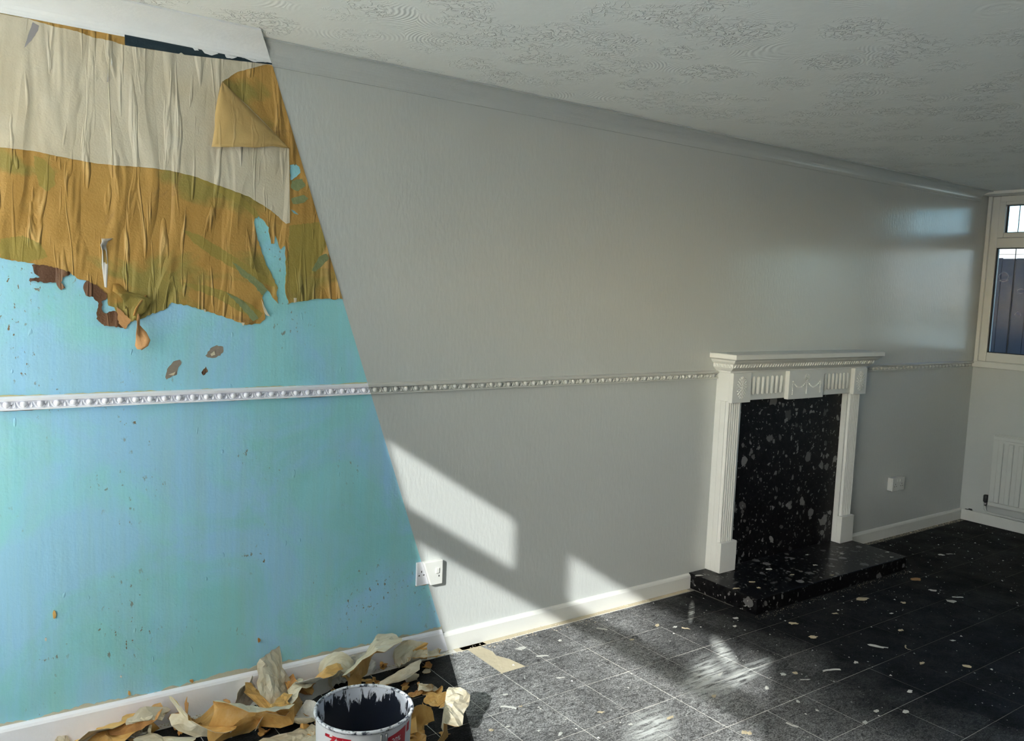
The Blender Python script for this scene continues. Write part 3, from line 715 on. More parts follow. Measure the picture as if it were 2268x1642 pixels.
# green-stained bands on the brown sheet are slivers of a third layer
GREENP = make_paper('green_tinged_paper', (0.30, 0.225, 0.045), (0.34, 0.265, 0.06), (0.45, 0.38, 0.13), None, 0, 0.5)
GREEN2 = plain('verdigris_stain', (0.22, 0.26, 0.12), 0.7, 70, 0.4, var=0.3)
for pts, mm, sd in (([(405, 510), (440, 520), (480, 545), (520, 570), (560, 596), (598, 620), (611, 637), (590, 630), (560, 620), (520, 596), (470, 568), (430, 540)], GREENP, 41),
                ([(513, 580), (540, 598), (575, 625), (592, 642), (580, 655), (560, 630), (530, 606)], GREEN2, 42),
                ([(404, 626), (450, 632), (500, 646), (550, 672), (582, 694), (570, 710), (530, 690), (480, 660), (430, 642)], GREENP, 43),
                ([(500, 648), (530, 662), (560, 688), (572, 706), (560, 712), (535, 682)], GREEN2, 44),
                ([(432, 394), (480, 408), (530, 432), (562, 462), (574, 478), (566, 484), (535, 456), (490, 430)], GREENP, 45),
                ([(645, 400), (668, 396), (676, 412), (660, 424), (643, 416)], GREEN2, 46), ([(644, 440), (672, 432), (682, 440), (670, 450), (648, 452)], GREEN2, 47),
                ([(640, 500), (706, 492), (722, 545), (690, 600), (655, 650), (644, 650), (638, 580)], GREENP, 48), ([(690, 600), (705, 570), (722, 562), (728, 572), (712, 590), (698, 602)], GREEN2, 49),
                ([(74, 345), (95, 352), (120, 380), (122, 410), (104, 425), (85, 410), (78, 380)], GREENP, 50), ([(0, 530), (50, 522), (90, 540), (105, 570), (60, 582), (0, 571)], GREENP, 51)):
    sheet('green_sliver', [rough(pts, 1.4, 5, sd)], mm, 0.0032 if mm is GREENP else 0.0038, 0.0005, bp)
# navy band where the coving was cut away, with white drips
nb = sheet('border_strip', [[(275, 77), (340, 89), (420, 106), (500, 122), (560, 132), (601, 141), (601, 144), (506, 133), (407, 122), (400, 117), (395, 120), (276, 101)]], NAVY, 0.0058, 0.001)
tag(nb, 'narrow dark navy band under the white coving', 'border strip')
for pts, sd in (([(424, 104), (436, 108), (439, 113), (430, 113)], 1), ([(438, 104), (470, 112), (482, 120), (468, 124), (452, 119)], 2), ([(494, 118), (508, 124), (524, 127), (512, 131), (500, 129)], 3), ([(524, 124), (560, 133), (590, 139), (560, 138)], 4)):
    torn('paint_drip', pts, LAVC, 0.0070, 0.0008, nb, sd, 0.6)
# stripped spots on cream sheet
for pts, sd in (([(72, 50), (86, 58), (84, 68), (70, 90), (60, 100), (53, 107), (58, 92), (63, 75)], 5), ([(239, 152), (241, 170), (240, 184), (236, 182)], 6)):
    torn('grey_tear', pts, plain('grey_backing', (0.30, 0.29, 0.30), 0.8), 0.0057, 0.0008, cp, sd, 0.4)
torn('grey_tear', [(246, 129), (248, 140), (247, 149), (245, 140)], WHITEP, 0.0057, 0.001, cp, 8, 0.2)
# bare plaster patches in the turquoise paint
for i, (pts, sd) in enumerate((([(366, 836), (370, 818), (384, 801), (398, 797), (402, 804), (394, 818), (392, 830), (380, 834), (369, 841)], 61), ([(455, 788), (466, 772), (480, 765), (494, 768), (495, 778), (488, 788), (474, 793), (460, 792)], 62), ([(446, 825), (456, 812), (460, 824), (450, 832)], 63))):
    o = sheet('plaster_patch', [rough(pts, 1.2, 4, sd)], PLASTER if i < 2 else DARKB, 0.0, 0.0006)
    tag(o, ('leaning lozenge of bare plaster in the turquoise paint above the dado rail', 'rounded bare plaster patch with a pale loose flake', 'tiny dark scab of old paper above the dado rail')[i], 'patch')
    if i < 2: torn('loose_flake', [[(372, 830), (388, 824), (384, 832)], [(466, 784), (474, 778), (476, 786), (468, 789)]][i], SCR_C, 0.0008, 0.003, o, sd, 0.4)
# hanging and curled strips
def strip(name, pts, width, m, label, cat='paper strip', m2=None, seed=0):
    """pts: (px,py,lift) centre line on the wall; ribbon with thickness"""
    rnd = random.Random(seed); bm = bmesh.new(); rows = []
    for i, (a, b, lf) in enumerate(pts):
        q = onY(a, b, 0); wv = (width[i] if isinstance(width, (list, tuple)) else width) / 700.0
        rows.append([bm.verts.new((q.x + wv * (s - 0.5) + rnd.uniform(-.002, .002), -lf - 0.012 * math.sin(s * 3.1 + i) * (lf > 0.008), q.z + rnd.uniform(-.002, .002))) for s in (0, 0.33, 0.66, 1)])
    for a, b in zip(rows, rows[1:]):
        for k in range(3): bm.faces.new((a[k], a[k + 1], b[k + 1], b[k]))
    o = from_bm(name, bm, m, None, True)
    md = o.modifiers.new('thick', 'SOLIDIFY'); md.thickness = 0.0015
    return tag(o, label, cat)
strip('paper_strip', [(310, 690, 0.006), (305, 705, 0.012), (302, 720, 0.03), (306, 735, 0.045), (310, 750, 0.05), (306, 764, 0.046), (302, 773, 0.04)], [10, 8, 8, 20, 28, 26, 8], PTORN, 'curled orange strip of torn paper hanging clear of the wall', seed=3)
strip('paper_strip', [(237, 528, 0.004), (230, 536, 0.02), (226, 545, 0.018), (230, 555, 0.01), (231, 590, 0.004), (233, 636, 0.004)], [22, 16, 14, 10, 12, 4], WHITEP, 'small white torn tab curling off the seam', seed=4)
strip('paper_strip', [(258, 630, 0.006), (262, 645, 0.022), (284, 652, 0.03), (300, 664, 0.03), (296, 690, 0.012), (284, 712, 0.006)], [16, 34, 48, 60, 44, 20], BROWN, 'crumpled brown flap sagging at the torn edge', seed=5)
strip('paper_strip', [(322, 655, 0.006), (312, 668, 0.016), (302, 684, 0.014), (298, 700, 0.008)], [6, 10, 10, 6], SCR_O, 'narrow ochre tear curling beside the crumpled flap', seed=6)
# crumbs still stuck to the turquoise paint
rnd = random.Random(77)
for i, (a, b, w_, h_, mm, lb) in enumerate(((120, 1362, 9, 20, SCR_O, 'ochre scrap stuck low on the turquoise wall'), (101, 1417, 6, 9, SCR_W, 'pale crumb stuck low on the turquoise wall'),
        (268, 1499, 5, 5, SCR_W, 'white crumb just above the lavender skirting'), (286, 1536, 7, 13, SCR_O, 'ochre chip touching the lavender skirting top'), (424, 1508, 10, 9, SCR_B, 'brown chip near the lavender skirting'), (573, 1418, 7, 12, SCR_B, 'brown chip on turquoise paint above the scraps'))):
    pts = [(a + w_ / 2 * math.cos(t) * rnd.uniform(0.6, 1.1), b + h_ / 2 * math.sin(t) * rnd.uniform(0.6, 1.1)) for t in [k * 2 * math.pi / 9 for k in range(9)]]
    tag(sheet('wall_crumb', [pts], mm, 0.0, 0.004), lb, 'paper crumb')

# ================================================================== FIREPLACE
FL, FR, HT = 2.352, 3.580, 0.082
he = boxo('hearth_slab', (2.225, 3.590, -0.448, -0.0005, 0.0, HT), MARBLE, None, 0.004)
tag(he, 'black chip marble hearth slab on the floor', 'hearth')
bk = boxo('fireplace_back_panel', (FL + 0.02, FR - 0.02, -0.036, -0.0008, HT + 0.0005, 1.05), MARBLE, None, 0.002)
tag(bk, 'upright black chip marble panel inside the white surround', 'fireplace panel')
fs = empty('fireplace_surround', ((FL + FR) / 2, 0, HT), 'white painted fireplace surround with fluted legs and mantel shelf', 'fireplace surround')
FZ0, FZ1, FD = 1.004, 1.158, 0.085
# legs
for side in (0, 1):
    xa, xb = (FL, FL + 0.128) if side == 0 else (FR - 0.128, FR)
    leg = boxo('leg', (xa, xb, -0.070, -0.037, HT + 0.001, FZ0), SURW, fs, 0.002)
    bm = bmesh.new(); box(bm, xa, xb, -0.037, -0.0008, HT + 0.001, FZ0)
    # outer return to the wall only
    bm.free()
    boxo('side_return', ((xa, xa + 0.019, -0.037, -0.0008, HT + 0.001, FZ0) if side == 0 else (xb - 0.019, xb, -0.037, -0.0008, HT + 0.001, FZ0)), SURW, fs)
    boxo('plinth_block', (xa, xb, -0.101, -0.070, HT + 0.001, HT + 0.165), SURW, fs, 0.002)
    # fluted pilaster face
    n = 6; fa, fb = xa + 0.004, xb - 0.022; prof = [(fa, -0.070)]; pw = (fb - fa) / n
    if side == 1: fa, fb = xa + 0.014, xb - 0.010; prof = [(fa, -0.070)]; pw = (fb - fa) / n
    for k in range(n):
        for a in (0.0, 0.15, 0.32, 0.5, 0.68, 0.85): prof.append((fa + pw * (k + a), -0.0705 - 0.0145 * math.sin(math.pi * max(a, 0.0)) ** 0.5 if a else -0.0705))
    prof += [(fb, -0.0705), (fb, -0.070)]
    bm = bmesh.new(); z0, z1 = HT + 0.1655, FZ0
    A = [bm.verts.new((x, y, z0)) for x, y in prof]; Bv = [bm.verts.new((x, y, z1)) for x, y in prof]
    for i in range(len(prof)):
        try: bm.faces.new((A[i], A[(i + 1) % len(prof)], Bv[(i + 1) % len(prof)], Bv[i]))
        except ValueError: pass
    try: bm.faces.new(A[::-1]); bm.faces.new(Bv)
    except ValueError: pass
    from_bm('fluted_face', bm, SURW, fs)
# frieze board
fz = boxo('frieze', (FL, FR, -FD, -0.0008, FZ0, FZ1), SURW, fs, 0.002)
for nm, xa, xb, zz in (('corner_block', FL - 0.0005, 2.500, FZ0 - 0.006), ('centre_block', 2.822, 3.146, FZ0 - 0.007), ('corner_block', 3.452, FR + 0.0005, FZ0 - 0.006)):
    blk = boxo(nm, (xa, xb, -FD - 0.026, -FD + 0.001, zz, FZ1 - 0.002), SURW, fs, 0.0025)
    cx = (xa + xb) / 2; cz = (FZ0 + FZ1) / 2 - 0.003; yy = -FD - 0.026
    bm = bmesh.new()
    if nm == 'corner_block':
        for ring, (rx, rz, n) in enumerate(((0.033, 0.052, 20), (0.023, 0.036, 14), (0.012, 0.019, 8))):
            for k in range(n):
                a = 2 * math.pi * (k + 0.5 * (ring % 2)) / n
                ball(bm, Vector((cx + rx * math.cos(a), yy - 0.001 - 0.001 * ring, cz + rz * math.sin(a))), (0.0036, 0.0045, 0.0090), 6, 4, Matrix.Rotation(-(a - math.pi / 2), 4, 'Y'))
        ball(bm, Vector((cx, yy - 0.002, cz)), (0.007, 0.006, 0.011), 8, 6)
        from_bm('oval_rosette', bm, SURW, blk, True)
    else:
        def bead(x, z, r=0.0038): ball(bm, Vector((x, yy - 0.0015, z)), (r, 0.0045, r * 1.15), 6, 4)
        for s in (-1, 0, 1):
            for k in range(9): bead(cx + s * 0.128, cz + 0.018 - k * 0.0088, 0.0042 if s == 0 else 0.0036)
        for s in (-1, 1):
            for k in range(13):
                t = k / 12; bead(cx + s * (0.012 + 0.116 * t), cz + 0.026 - 0.045 * math.sin(math.pi * (0.12 + 0.80 * t)) + 0.004 * t, 0.0034 + 0.0016 * math.sin(math.pi * t))
            tube(bm, [(cx + s * 0.004 + s * 0.020 * math.sin(t), yy - 0.002, cz + 0.040 + 0.018 * math.cos(t + 0.5)) for t in [0.2 + k * 0.30 for k in range(11)]], 0.0026, 5)
            tube(bm, [(cx + s * 0.006, yy - 0.002, cz + 0.036), (cx + s * 0.022, yy - 0.002, cz + 0.030), (cx + s * 0.036, yy - 0.002, cz + 0.034)], [0.0028, 0.0026, 0.0015], 5)
        from_bm('ribbon_swag', bm, SURW, blk, True)
for (xa, xb) in ((2.500, 2.822), (3.146, 3.452)):
    n = 7
    for k in range(n):
        x = xa + 0.030 + (xb - xa - 0.048) * (k + 0.5) / n
        bm = bmesh.new(); tube(bm, [(x, -FD, FZ0 + 0.030), (x, -FD - 0.002, FZ0 + 0.034), (x, -FD - 0.002, FZ1 - 0.034), (x, -FD, FZ1 - 0.028)], [0.003, 0.0098, 0.0098, 0.004], 10)
        from_bm('reed', bm, SURW, fz, True)
# mantel cornice
prof = [(0.0, FZ1 - 0.004), (0.010, FZ1 - 0.002), (0.011, FZ1 + 0.006), (0.020, FZ1 + 0.012), (0.030, FZ1 + 0.022), (0.033, FZ1 + 0.026), (0.034, FZ1 + 0.044), (0.040, FZ1 + 0.048), (0.049, FZ1 + 0.056), (0.054, FZ1 + 0.066), (0.060, FZ1 + 0.070)]
def sweep(bm, prof, fscale=1.38, close=True):
    rings = []
    for o, z in prof: rings.append([bm.verts.new(p) for p in ((FL - o, -0.0008, z), (FL - o, -FD - o * fscale, z), (FR + o, -FD - o * fscale, z), (FR + o, -0.0008, z))])
    for a, b in zip(rings, rings[1:]):
        for k in range(3): bm.faces.new((a[k], a[k + 1], b[k + 1], b[k]))
        bm.faces.new((a[3], a[0], b[0], b[3]))
    bm.faces.new(rings[0][::-1]); bm.faces.new(rings[-1])
bm = bmesh.new(); sweep(bm, prof); cn = from_bm('mantel_cornice', bm, SURW, fs)
bm = bmesh.new(); sweep(bm, [(0.060, FZ1 + 0.0705), (0.066, FZ1 + 0.0735), (0.066, FZ1 + 0.096), (0.063, FZ1 + 0.099)]); from_bm('mantel_shelf', bm, SURW, fs)
bm = bmesh.new(); n = 58
for k in range(n):
    x = FL - 0.028 + (FR - FL + 0.056) * (k + 0.5) / n; yb = -FD - 0.034 * 1.38
    tube(bm, [(x - 0.005, yb - 0.001, FZ1 + 0.027), (x + 0.005, yb - 0.003, FZ1 + 0.043)], 0.0042, 6)
for k in range(7):
    y = -0.01 - 0.115 * (k + 0.5) / 7
    tube(bm, [(FL - 0.034, y - 0.005, FZ1 + 0.027), (FL - 0.036, y + 0.004, FZ1 + 0.043)], 0.0036, 6)
from_bm('rope_bead', bm, SURW, cn, True)

# ================================================================== RADIATOR
RX = L - 0.10; RY1 = -0.225; RY0 = -1.45; RZ0, RZ1 = 0.155, 0.665
rd = empty('radiator', (L - 0.07, (RY0 + RY1) / 2, 0), 'white ribbed panel radiator under the garden window', 'radiator')
boxo('panel', (RX + 0.012, RX + 0.028, RY0, RY1, RZ0, RZ1), RADW, rd, 0.006)
boxo('rear_panel', (RX + 0.060, RX + 0.074, RY0, RY1, RZ0, RZ1), RADW, rd, 0.005)
boxo('top_rim', (RX + 0.002, RX + 0.020, RY0 + 0.005, RY1 - 0.005, RZ1 - 0.035, RZ1 - 0.006), RADW, rd, 0.006)
boxo('bottom_rim', (RX + 0.002, RX + 0.020, RY0 + 0.005, RY1 - 0.005, RZ0 + 0.006, RZ0 + 0.035), RADW, rd, 0.006)
k = 0; y = RY1 - 0.040
while y - 0.035 > RY0:
    boxo('rib', (RX, RX + 0.014, y - 0.036, y, RZ0 + 0.034, RZ1 - 0.050), RADW, rd, 0.006); y -= 0.066
for y in (RY1 - 0.15, RY0 + 0.15): boxo('wall_bracket', (RX + 0.072, L - 0.001, y - 0.02, y + 0.02, RZ0 + 0.05, RZ1 - 0.05), RADW, rd)
vy = -0.205
tube_obj('valve_head', [(RX + 0.03, vy, 0.172), (RX + 0.03, vy, 0.182), (RX + 0.03, vy, 0.222), (RX + 0.03, vy, 0.228)], [0.010, 0.017, 0.017, 0.012], DARKP, rd, 12)
tube_obj('valve_body', [(RX + 0.03, vy, 0.150), (RX + 0.03, vy, 0.175)], 0.010, GREYM, rd, 10)
tube_obj('valve_tail', [(RX + 0.03, vy, 0.170), (RX + 0.03, RY1 - 0.01, 0.170)], 0.008, GREYM, rd, 10)
tube_obj('pipe', [(RX + 0.03, vy, 0.155), (RX + 0.03, vy, 0.125), (RX + 0.033, vy - 0.012, 0.108), (RX + 0.04, vy - 0.035, 0.102), (RX + 0.045, vy - 0.1, 0.100), (RX + 0.045, RY0, 0.100)], 0.0075, RADW, rd, 10)
cl = empty('cable_stub', (L - 0.02, -0.07, 0.078), 'short black cable end lying on the skirting in the corner', 'cable')
tube_obj('cable', [(L - 0.013, -0.045, 0.0815), (L - 0.013, -0.075, 0.0825), (L - 0.014, -0.095, 0.082)], 0.003, DARKP, cl)
tube_obj('cable_tip', [(L - 0.014, -0.070, 0.086), (L - 0.014, -0.092, 0.086)], 0.006, DARKP, cl)

# ================================================================== SOCKETS
def holes(cx, cz, y, parent):
    for dx, dz, w_, h_ in ((0, 0.011, 0.004, 0.008), (-0.011, -0.004, 0.007, 0.004), (0.011, -0.004, 0.007, 0.004)):
        boxo('pin_hole', (cx + dx - w_ / 2, cx + dx + w_ / 2, y - 0.0006, y + 0.002, cz + dz - h_ / 2, cz + dz + h_ / 2), DARKP, parent)
s1 = empty('wall_socket', (0.62, 0, 0.355), 'double wall socket low on the wall where turquoise meets white', 'socket')
SZ0, SZ1, SX0, SX1 = 0.309, 0.408, 0.566, 0.683
bm = bmesh.new()
def plate(bm, x0, x1, y0, y1, z0, z1):
    f0 = x0 if callable(x0) else (lambda y, z: x0); f1 = x1 if callable(x1) else (lambda y, z: x1)
    vs = [bm.verts.new((fx(y, z), y, z)) for z in (z0, z1) for y in (y0, y1) for fx in (f0, f1)]
    for f in ((0, 1, 3, 2), (4, 6, 7, 5), (0, 4, 5, 1), (2, 3, 7, 6), (0, 2, 6, 4), (1, 5, 7, 3)): bm.faces.new([vs[i] for i in f])
plate(bm, SX0, lambda y, z: cutx(0, z) - 0.0003, -0.011, -0.0005, SZ0, SZ1)
pf = from_bm('face_plate', bm, LAV, s1, bevel=0.0015); pf['label'] = 'lavender old half of the face plate'
bm = bmesh.new(); plate(bm, lambda y, z: cutx(0, z) + 0.0003, SX1, -0.024, -0.0005, SZ0 - 0.004, SZ1)
pn = from_bm('face_plate', bm, TRIM, s1, bevel=0.003); pn['label'] = 'white new half of the face plate'
holes(0.588, 0.356, -0.011, pf)
for dx, dz, w_, h_ in ((0.656, 0.366, 0.016, 0.022),):
    boxo('switch_rocker', (dx - w_ / 2, dx + w_ / 2, -0.0285, -0.0235, dz - h_ / 2, dz + h_ / 2), TRIM, s1, 0.0015)
boxo('pin_hole', (0.662, 0.667, -0.0246, -0.022, 0.338, 0.345), DARKP, pn)
torn_d = ragged('dirt_edge', lambda x: SZ0 - 0.0005, SX0, 0.62, 0.0035, SCR_B, s1, 71, -1, 0.002)
s2 = empty('wall_socket', (4.18, 0, 0.364), 'white double wall socket right of the fireplace', 'socket')
boxo('back_box', (4.105, 4.250, -0.030, -0.0005, 0.318, 0.406), TRIM, s2, 0.004)
fp2 = boxo('face_plate', (4.105, 4.250, -0.038, -0.0305, 0.318, 0.406), TRIM, s2, 0.002)
for sx in (4.162, 4.193): boxo('switch_rocker', (sx - 0.006, sx + 0.006, -0.0415, -0.0375, 0.378, 0.396), TRIM, s2, 0.001)
for sx in (4.140, 4.215): holes(sx, 0.352, -0.038, fp2)

# ================================================================== PAINT TUB
CC = Vector((-0.017, -0.737, 0.0)); CR = 0.149; CH = 0.272
def make_tub_inside():
    m, N, Lk, B = mat('paint_streaked_interior')
    g = N.new('ShaderNodeTexCoord'); v = g.outputs['Object']
    sp = N.new('ShaderNodeSeparateXYZ'); Lk.new(v, sp.inputs[0])
    mp = N.new('ShaderNodeMapping'); Lk.new(v, mp.inputs['Vector']); mp.inputs['Scale'].default_value = (34, 34, 9)
    n = noise(N, Lk, mp.outputs[0], 1.0, 5, 0.65, 0.8)
    top = N.new('ShaderNodeMapRange'); top.inputs[1].default_value = 0.14; top.inputs[2].default_value = 0.27; top.inputs[3].default_value = -0.30; top.inputs[4].default_value = 0.10
    Lk.new(sp.outputs[2], top.inputs[0])
    f = ramp(N, Lk, mth(N, Lk, 'ADD', n, top.outputs[0]), [(0.50, 0), (0.54, 1)])
    link_color(Lk, B, mix(N, Lk, f, (0.010, 0.014, 0.028), (0.74, 0.77, 0.86))); B.inputs['Roughness'].default_value = 0.4
    return m
TUBIN = make_tub_inside()
def make_rim():
    m, N, Lk, B = mat('smeared_rim')
    v = pos(N, Lk); f = ramp(N, Lk, noise(N, Lk, v, 55, 5, 0.6), [(0.42, 0), (0.52, 1)])
    link_color(Lk, B, mix(N, Lk, f, (0.05, 0.06, 0.09), (0.76, 0.78, 0.84))); B.inputs['Roughness'].default_value = 0.35; return m
RIM = make_rim(); TUBW = plain('white_tub_label', (0.80, 0.80, 0.84), 0.4); RED = plain('red_print', (0.50, 0.012, 0.03), 0.45)
tb = empty('paint_tub', CC, 'open white paint tub streaked with dark and white paint, among the scraps', 'paint tub')
def ringmesh(prof, seg=64):
    bm = bmesh.new(); rings = []
    for (rr, z) in prof: rings.append([bm.verts.new((CC.x + rr * math.cos(2 * math.pi * k / seg), CC.y + rr * math.sin(2 * math.pi * k / seg), z)) for k in range(seg)])
    return bm, rings, seg
bm, rings, seg = ringmesh([(CR - 0.018, 0.002), (CR - 0.014, 0.004), (CR - 0.006, CH - 0.022), (CR - 0.006, CH - 0.012)])
for a, b in zip(rings, rings[1:]):
    for k in range(seg): bm.faces.new((a[k], a[(k + 1) % seg], b[(k + 1) % seg], b[k]))
bm.faces.new(rings[0][::-1])
from_bm('tub_wall', bm, TUBW, tb, True)
bm, rings, seg = ringmesh([(CR - 0.009, CH - 0.004), (CR - 0.011, 0.05), (CR - 0.016, 0.012)])
for a, b in zip(rings, rings[1:]):
    for k in range(seg): bm.faces.new((a[k], b[k], b[(k + 1) % seg], a[(k + 1) % seg]))
bm.faces.new(rings[-1])
me = bpy.data.meshes.new('tub_inside'); bmesh.ops.recalc_face_normals(bm, faces=bm.faces); bm.to_mesh(me); bm.free()
for v_ in me.vertices: v_.co -= CC
ti = bpy.data.objects.new('tub_inside', me); COL.objects.link(ti); ti.parent = tb; me.materials.append(TUBIN)
for p in me.polygons: p.use_smooth = True
bm = bmesh.new(); segs = 72; ms = 8; ring = []
for i in range(segs):
    a = 2 * math.pi * i / segs
    ring.append([bm.verts.new((CC.x + (CR - 0.005 + 0.0055 * math.cos(b)) * math.cos(a), CC.y + (CR - 0.005 + 0.0055 * math.cos(b)) * math.sin(a), CH - 0.004 + 0.0055 * math.sin(b))) for b in [2 * math.pi * k / ms for k in range(ms)]])
for i in range(segs):
    for k in range(ms): bm.faces.new((ring[i][k], ring[(i + 1) % segs][k], ring[(i + 1) % segs][(k + 1) % ms], ring[i][(k + 1) % ms]))
from_bm('rim', bm, RIM, tb, True)
# print wrapped on the tub, angles measured from the side that faces the camera
cam_a = math.atan2(CAM.y - CC.y, CAM.x - CC.x)
def tub_pt(s, z, off=0.0006):
    zz = CR - 0.0135 + (z - 0.004) / (CH - 0.026) * 0.008 + off
    a = cam_a + s / (CR)
    return (CC.x + zz * math.cos(a), CC.y + zz * math.sin(a), z)
def wrap_text(txt, size, s0, z0, m, shear=0.0, off=0.0012):
    cu_ = bpy.data.curves.new('t', 'FONT'); cu_.body = txt; cu_.size = size; cu_.shear = shear; cu_.offset = 0.0012 if size > 0.03 else 0.0
    ob = bpy.data.objects.new('t', cu_); COL.objects.link(ob); bpy.context.view_layer.update()
    me0 = bpy.data.meshes.new_from_object(ob.evaluated_get(bpy.context.evaluated_depsgraph_get()))
    bpy.data.objects.remove(ob); bpy.data.curves.remove(cu_)
    for v_ in me0.vertices: v_.co = tub_pt(s0 + v_.co.x, z0 + v_.co.y, off)
    me0.materials.clear(); me0.name = 'lettering'
    return link('lettering', me0, m, tb)
def wrap_patch(name, corners, m, off=0.0008):
    """corners (s,z) a quad on the tub wall"""
    bm = bmesh.new(); n = 8; rows = []
    for i in range(n + 1):
        t = i / n; lo = [corners[0][k] + (corners[1][k] - corners[0][k]) * t for k in (0, 1)]; hi = [corners[3][k] + (corners[2][k] - corners[3][k]) * t for k in (0, 1)]
        rows.append((bm.verts.new(tub_pt(lo[0], lo[1], off)), bm.verts.new(tub_pt(hi[0], hi[1], off))))
    for a, b in zip(rows, rows[1:]): bm.faces.new((a[0], b[0], b[1], a[1]))
    return from_bm(name, bm, m, tb)
wrap_patch('red_label', [(0.075, 0.19), (0.150, 0.19), (0.150, 0.252), (0.075, 0.240)], RED)
wrap_text('20%', 0.022, 0.088, 0.217, TUBW, 0.1)
wrap_patch('red_block', [(0.158, 0.225), (0.176, 0.225), (0.176, 0.254), (0.158, 0.252)], RED)
wrap_text('ZT', 0.075, -0.140, 0.195, RED, 0.2)
wrap_text('HR', 0.060, -0.062, 0.180, RED, 0.1)
bm = bmesh.new()
for s in (0.052, 0.068): 
    tube(bm, [tub_pt(s, 0.205, 0.004), tub_pt(s, 0.258, 0.006)], 0.004, 6)
from_bm('handle_lug', bm, GREYM, tb, True)

# ================================================================== WALLPAPER SCRAPS ON THE FLOOR
def scrap(name, px, py, w, h, kind, m_front, m_back, label, group=None, seed=0, rz=None, lift=None, cat='paper scrap', tilt=0.0, z=0.0):
    """crumpled torn sheet, w x h metres, two-sided paper"""
    rnd = random.Random(seed + 1000); NA, NRG = 30, 7
    if w > 0.062: w *= 1.38; h *= 1.38
    base = onZ(px, py, 0.03 if lift is None else lift)
    p1, p2 = rnd.uniform(0, 6), rnd.uniform(0, 6)
    jag = [0.93 + 0.07 * math.sin(3 * 6.283 * k / NA + p1) + 0.05 * math.sin(5 * 6.283 * k / NA + p2) + rnd.uniform(-0.045, 0.045) for k in range(NA)]
    k0 = rnd.randrange(NA)
    for d_, f_ in ((-1, 0.86), (0, 0.70), (1, 0.82)): jag[(k0 + d_) % NA] *= f_
    pts = [Vector((0, 0, 0))]
    for rg in range(1, NRG + 1):
        for k in range(NA):
            a = 2 * math.pi * k / NA; ca, sa = math.cos(a), math.sin(a)
            sq = 1.0 / max(abs(ca), abs(sa)); rr = (0.55 * sq + 0.45) * (1 - (1 - jag[k]) * (rg / NRG) ** 2) * rg / NRG
            pts.append(Vector((w / 2 * ca * rr, h / 2 * sa * rr, 0)))
    sz = min(w, h)
    if kind == 'roll':
        R = h / 4.0
        out = []
        for p in pts:
            u = p.x / (w / 2); th = (p.y / (h / 2) + 1) * 2.1 + 0.4; Rr = R * (1 + 0.5 * u)
            out.append(Vector((p.x, Rr * math.sin(th), R * 1.1 - Rr * math.cos(th))))
        pts = out; folds = []
    elif kind == 'curl':
        R = w * 0.40; pts = [Vector((R * math.sin(p.x / R), p.y, R * (1 - math.cos(p.x / R)) * (1 + 0.3 * p.y / (h / 2)))) for p in pts]; folds = [rnd.uniform(0.3, 0.8)]
    elif kind == 'tent': folds = [-rnd.uniform(1.0, 1.5), rnd.uniform(0.3, 0.8), -rnd.uniform(0.3, 0.7), rnd.uniform(-0.5, 0.5)]
    elif kind == 'lean': folds = [rnd.uniform(0.3, 0.7), -rnd.uniform(0.3, 0.7)]
    elif kind == 'flat': folds = [rnd.uniform(0.15, 0.5), -rnd.uniform(0.1, 0.4)]
    else: folds = [rnd.choice((-1, 1)) * rnd.uniform(0.6, 1.9) for _ in range(5)]
    for fi, ang in enumerate(folds):
        th = rnd.uniform(0, math.pi) if not (kind == 'tent' and fi == 0) else rnd.uniform(-0.35, 0.35)
        ax = Vector((math.cos(th), math.sin(th), 0)); nn = Vector((-ax.y, ax.x, 0)); d0 = rnd.uniform(-0.28, 0.28) * sz if fi else rnd.uniform(-0.1, 0.1) * sz
        out = []
        for p in pts:
            d = p.x * nn.x + p.y * nn.y - d0
            if d > 0:
                o_ = ax * (p.dot(ax)) + nn * d0
                out.append(o_ + Matrix.Rotation(ang * min(1.0, d / (0.08 * sz)), 3, ax) @ (p - o_))
            else: out.append(p)
        pts = out
    ph = rnd.uniform(0, 6)
    for p in pts:
        p.z += 0.02 * sz * math.sin(26 * p.x / max(w, 0.05) + ph) * math.cos(17 * p.y / max(h, 0.05)) + rnd.uniform(-1, 1) * 0.012 * sz
    if kind == 'lean': tilt = 1.15
    if tilt: pts = [Matrix.Rotation(tilt, 3, 'X') @ p for p in pts]
    hz = max(p.z for p in pts) - min(p.z for p in pts); lim = (0.60 if kind != 'lean' else 1.0) * max(w, h)
    if hz > lim: pts = [Vector((p.x, p.y, p.z * lim / hz)) for p in pts]
    zr = rnd.uniform(0, 6.28) if rz is None else rz
    Rz = Matrix.Rotation(zr, 3, 'Z'); pts = [Rz @ p for p in pts]
    mz = min(p.z for p in pts); my = max(p.y for p in pts)
    by = min(base.y, -0.021 - my)
    over = max((base.x + p.x) - (cutx(by + p.y, 0) - 0.004) for p in pts)
    base.x -= max(0.0, over)
    bm = bmesh.new(); V = [bm.verts.new((p.x, p.y, p.z - mz)) for p in pts]
    for k in range(NA): bm.faces.new((V[0], V[1 + k], V[1 + (k + 1) % NA]))
    for rg in range(NRG - 1):
        o0 = 1 + rg * NA; o1 = o0 + NA
        for k in range(NA): bm.faces.new((V[o0 + k], V[o1 + k], V[o1 + (k + 1) % NA], V[o0 + (k + 1) % NA]))
    me = bpy.data.meshes.new(name); bm.to_mesh(me); bm.free()
    o = link(name, me, [m_front, m_back], None)
    md = o.modifiers.new('paper', 'SOLIDIFY'); md.thickness = 0.0012; md.offset = 0; md.material_offset = 1; md.material_offset_rim = 1
    o.location = (base.x, by, 0.0008 + z)
    return tag(o, label, cat, group)
G1 = 'torn wallpaper scraps heaped on the floor'
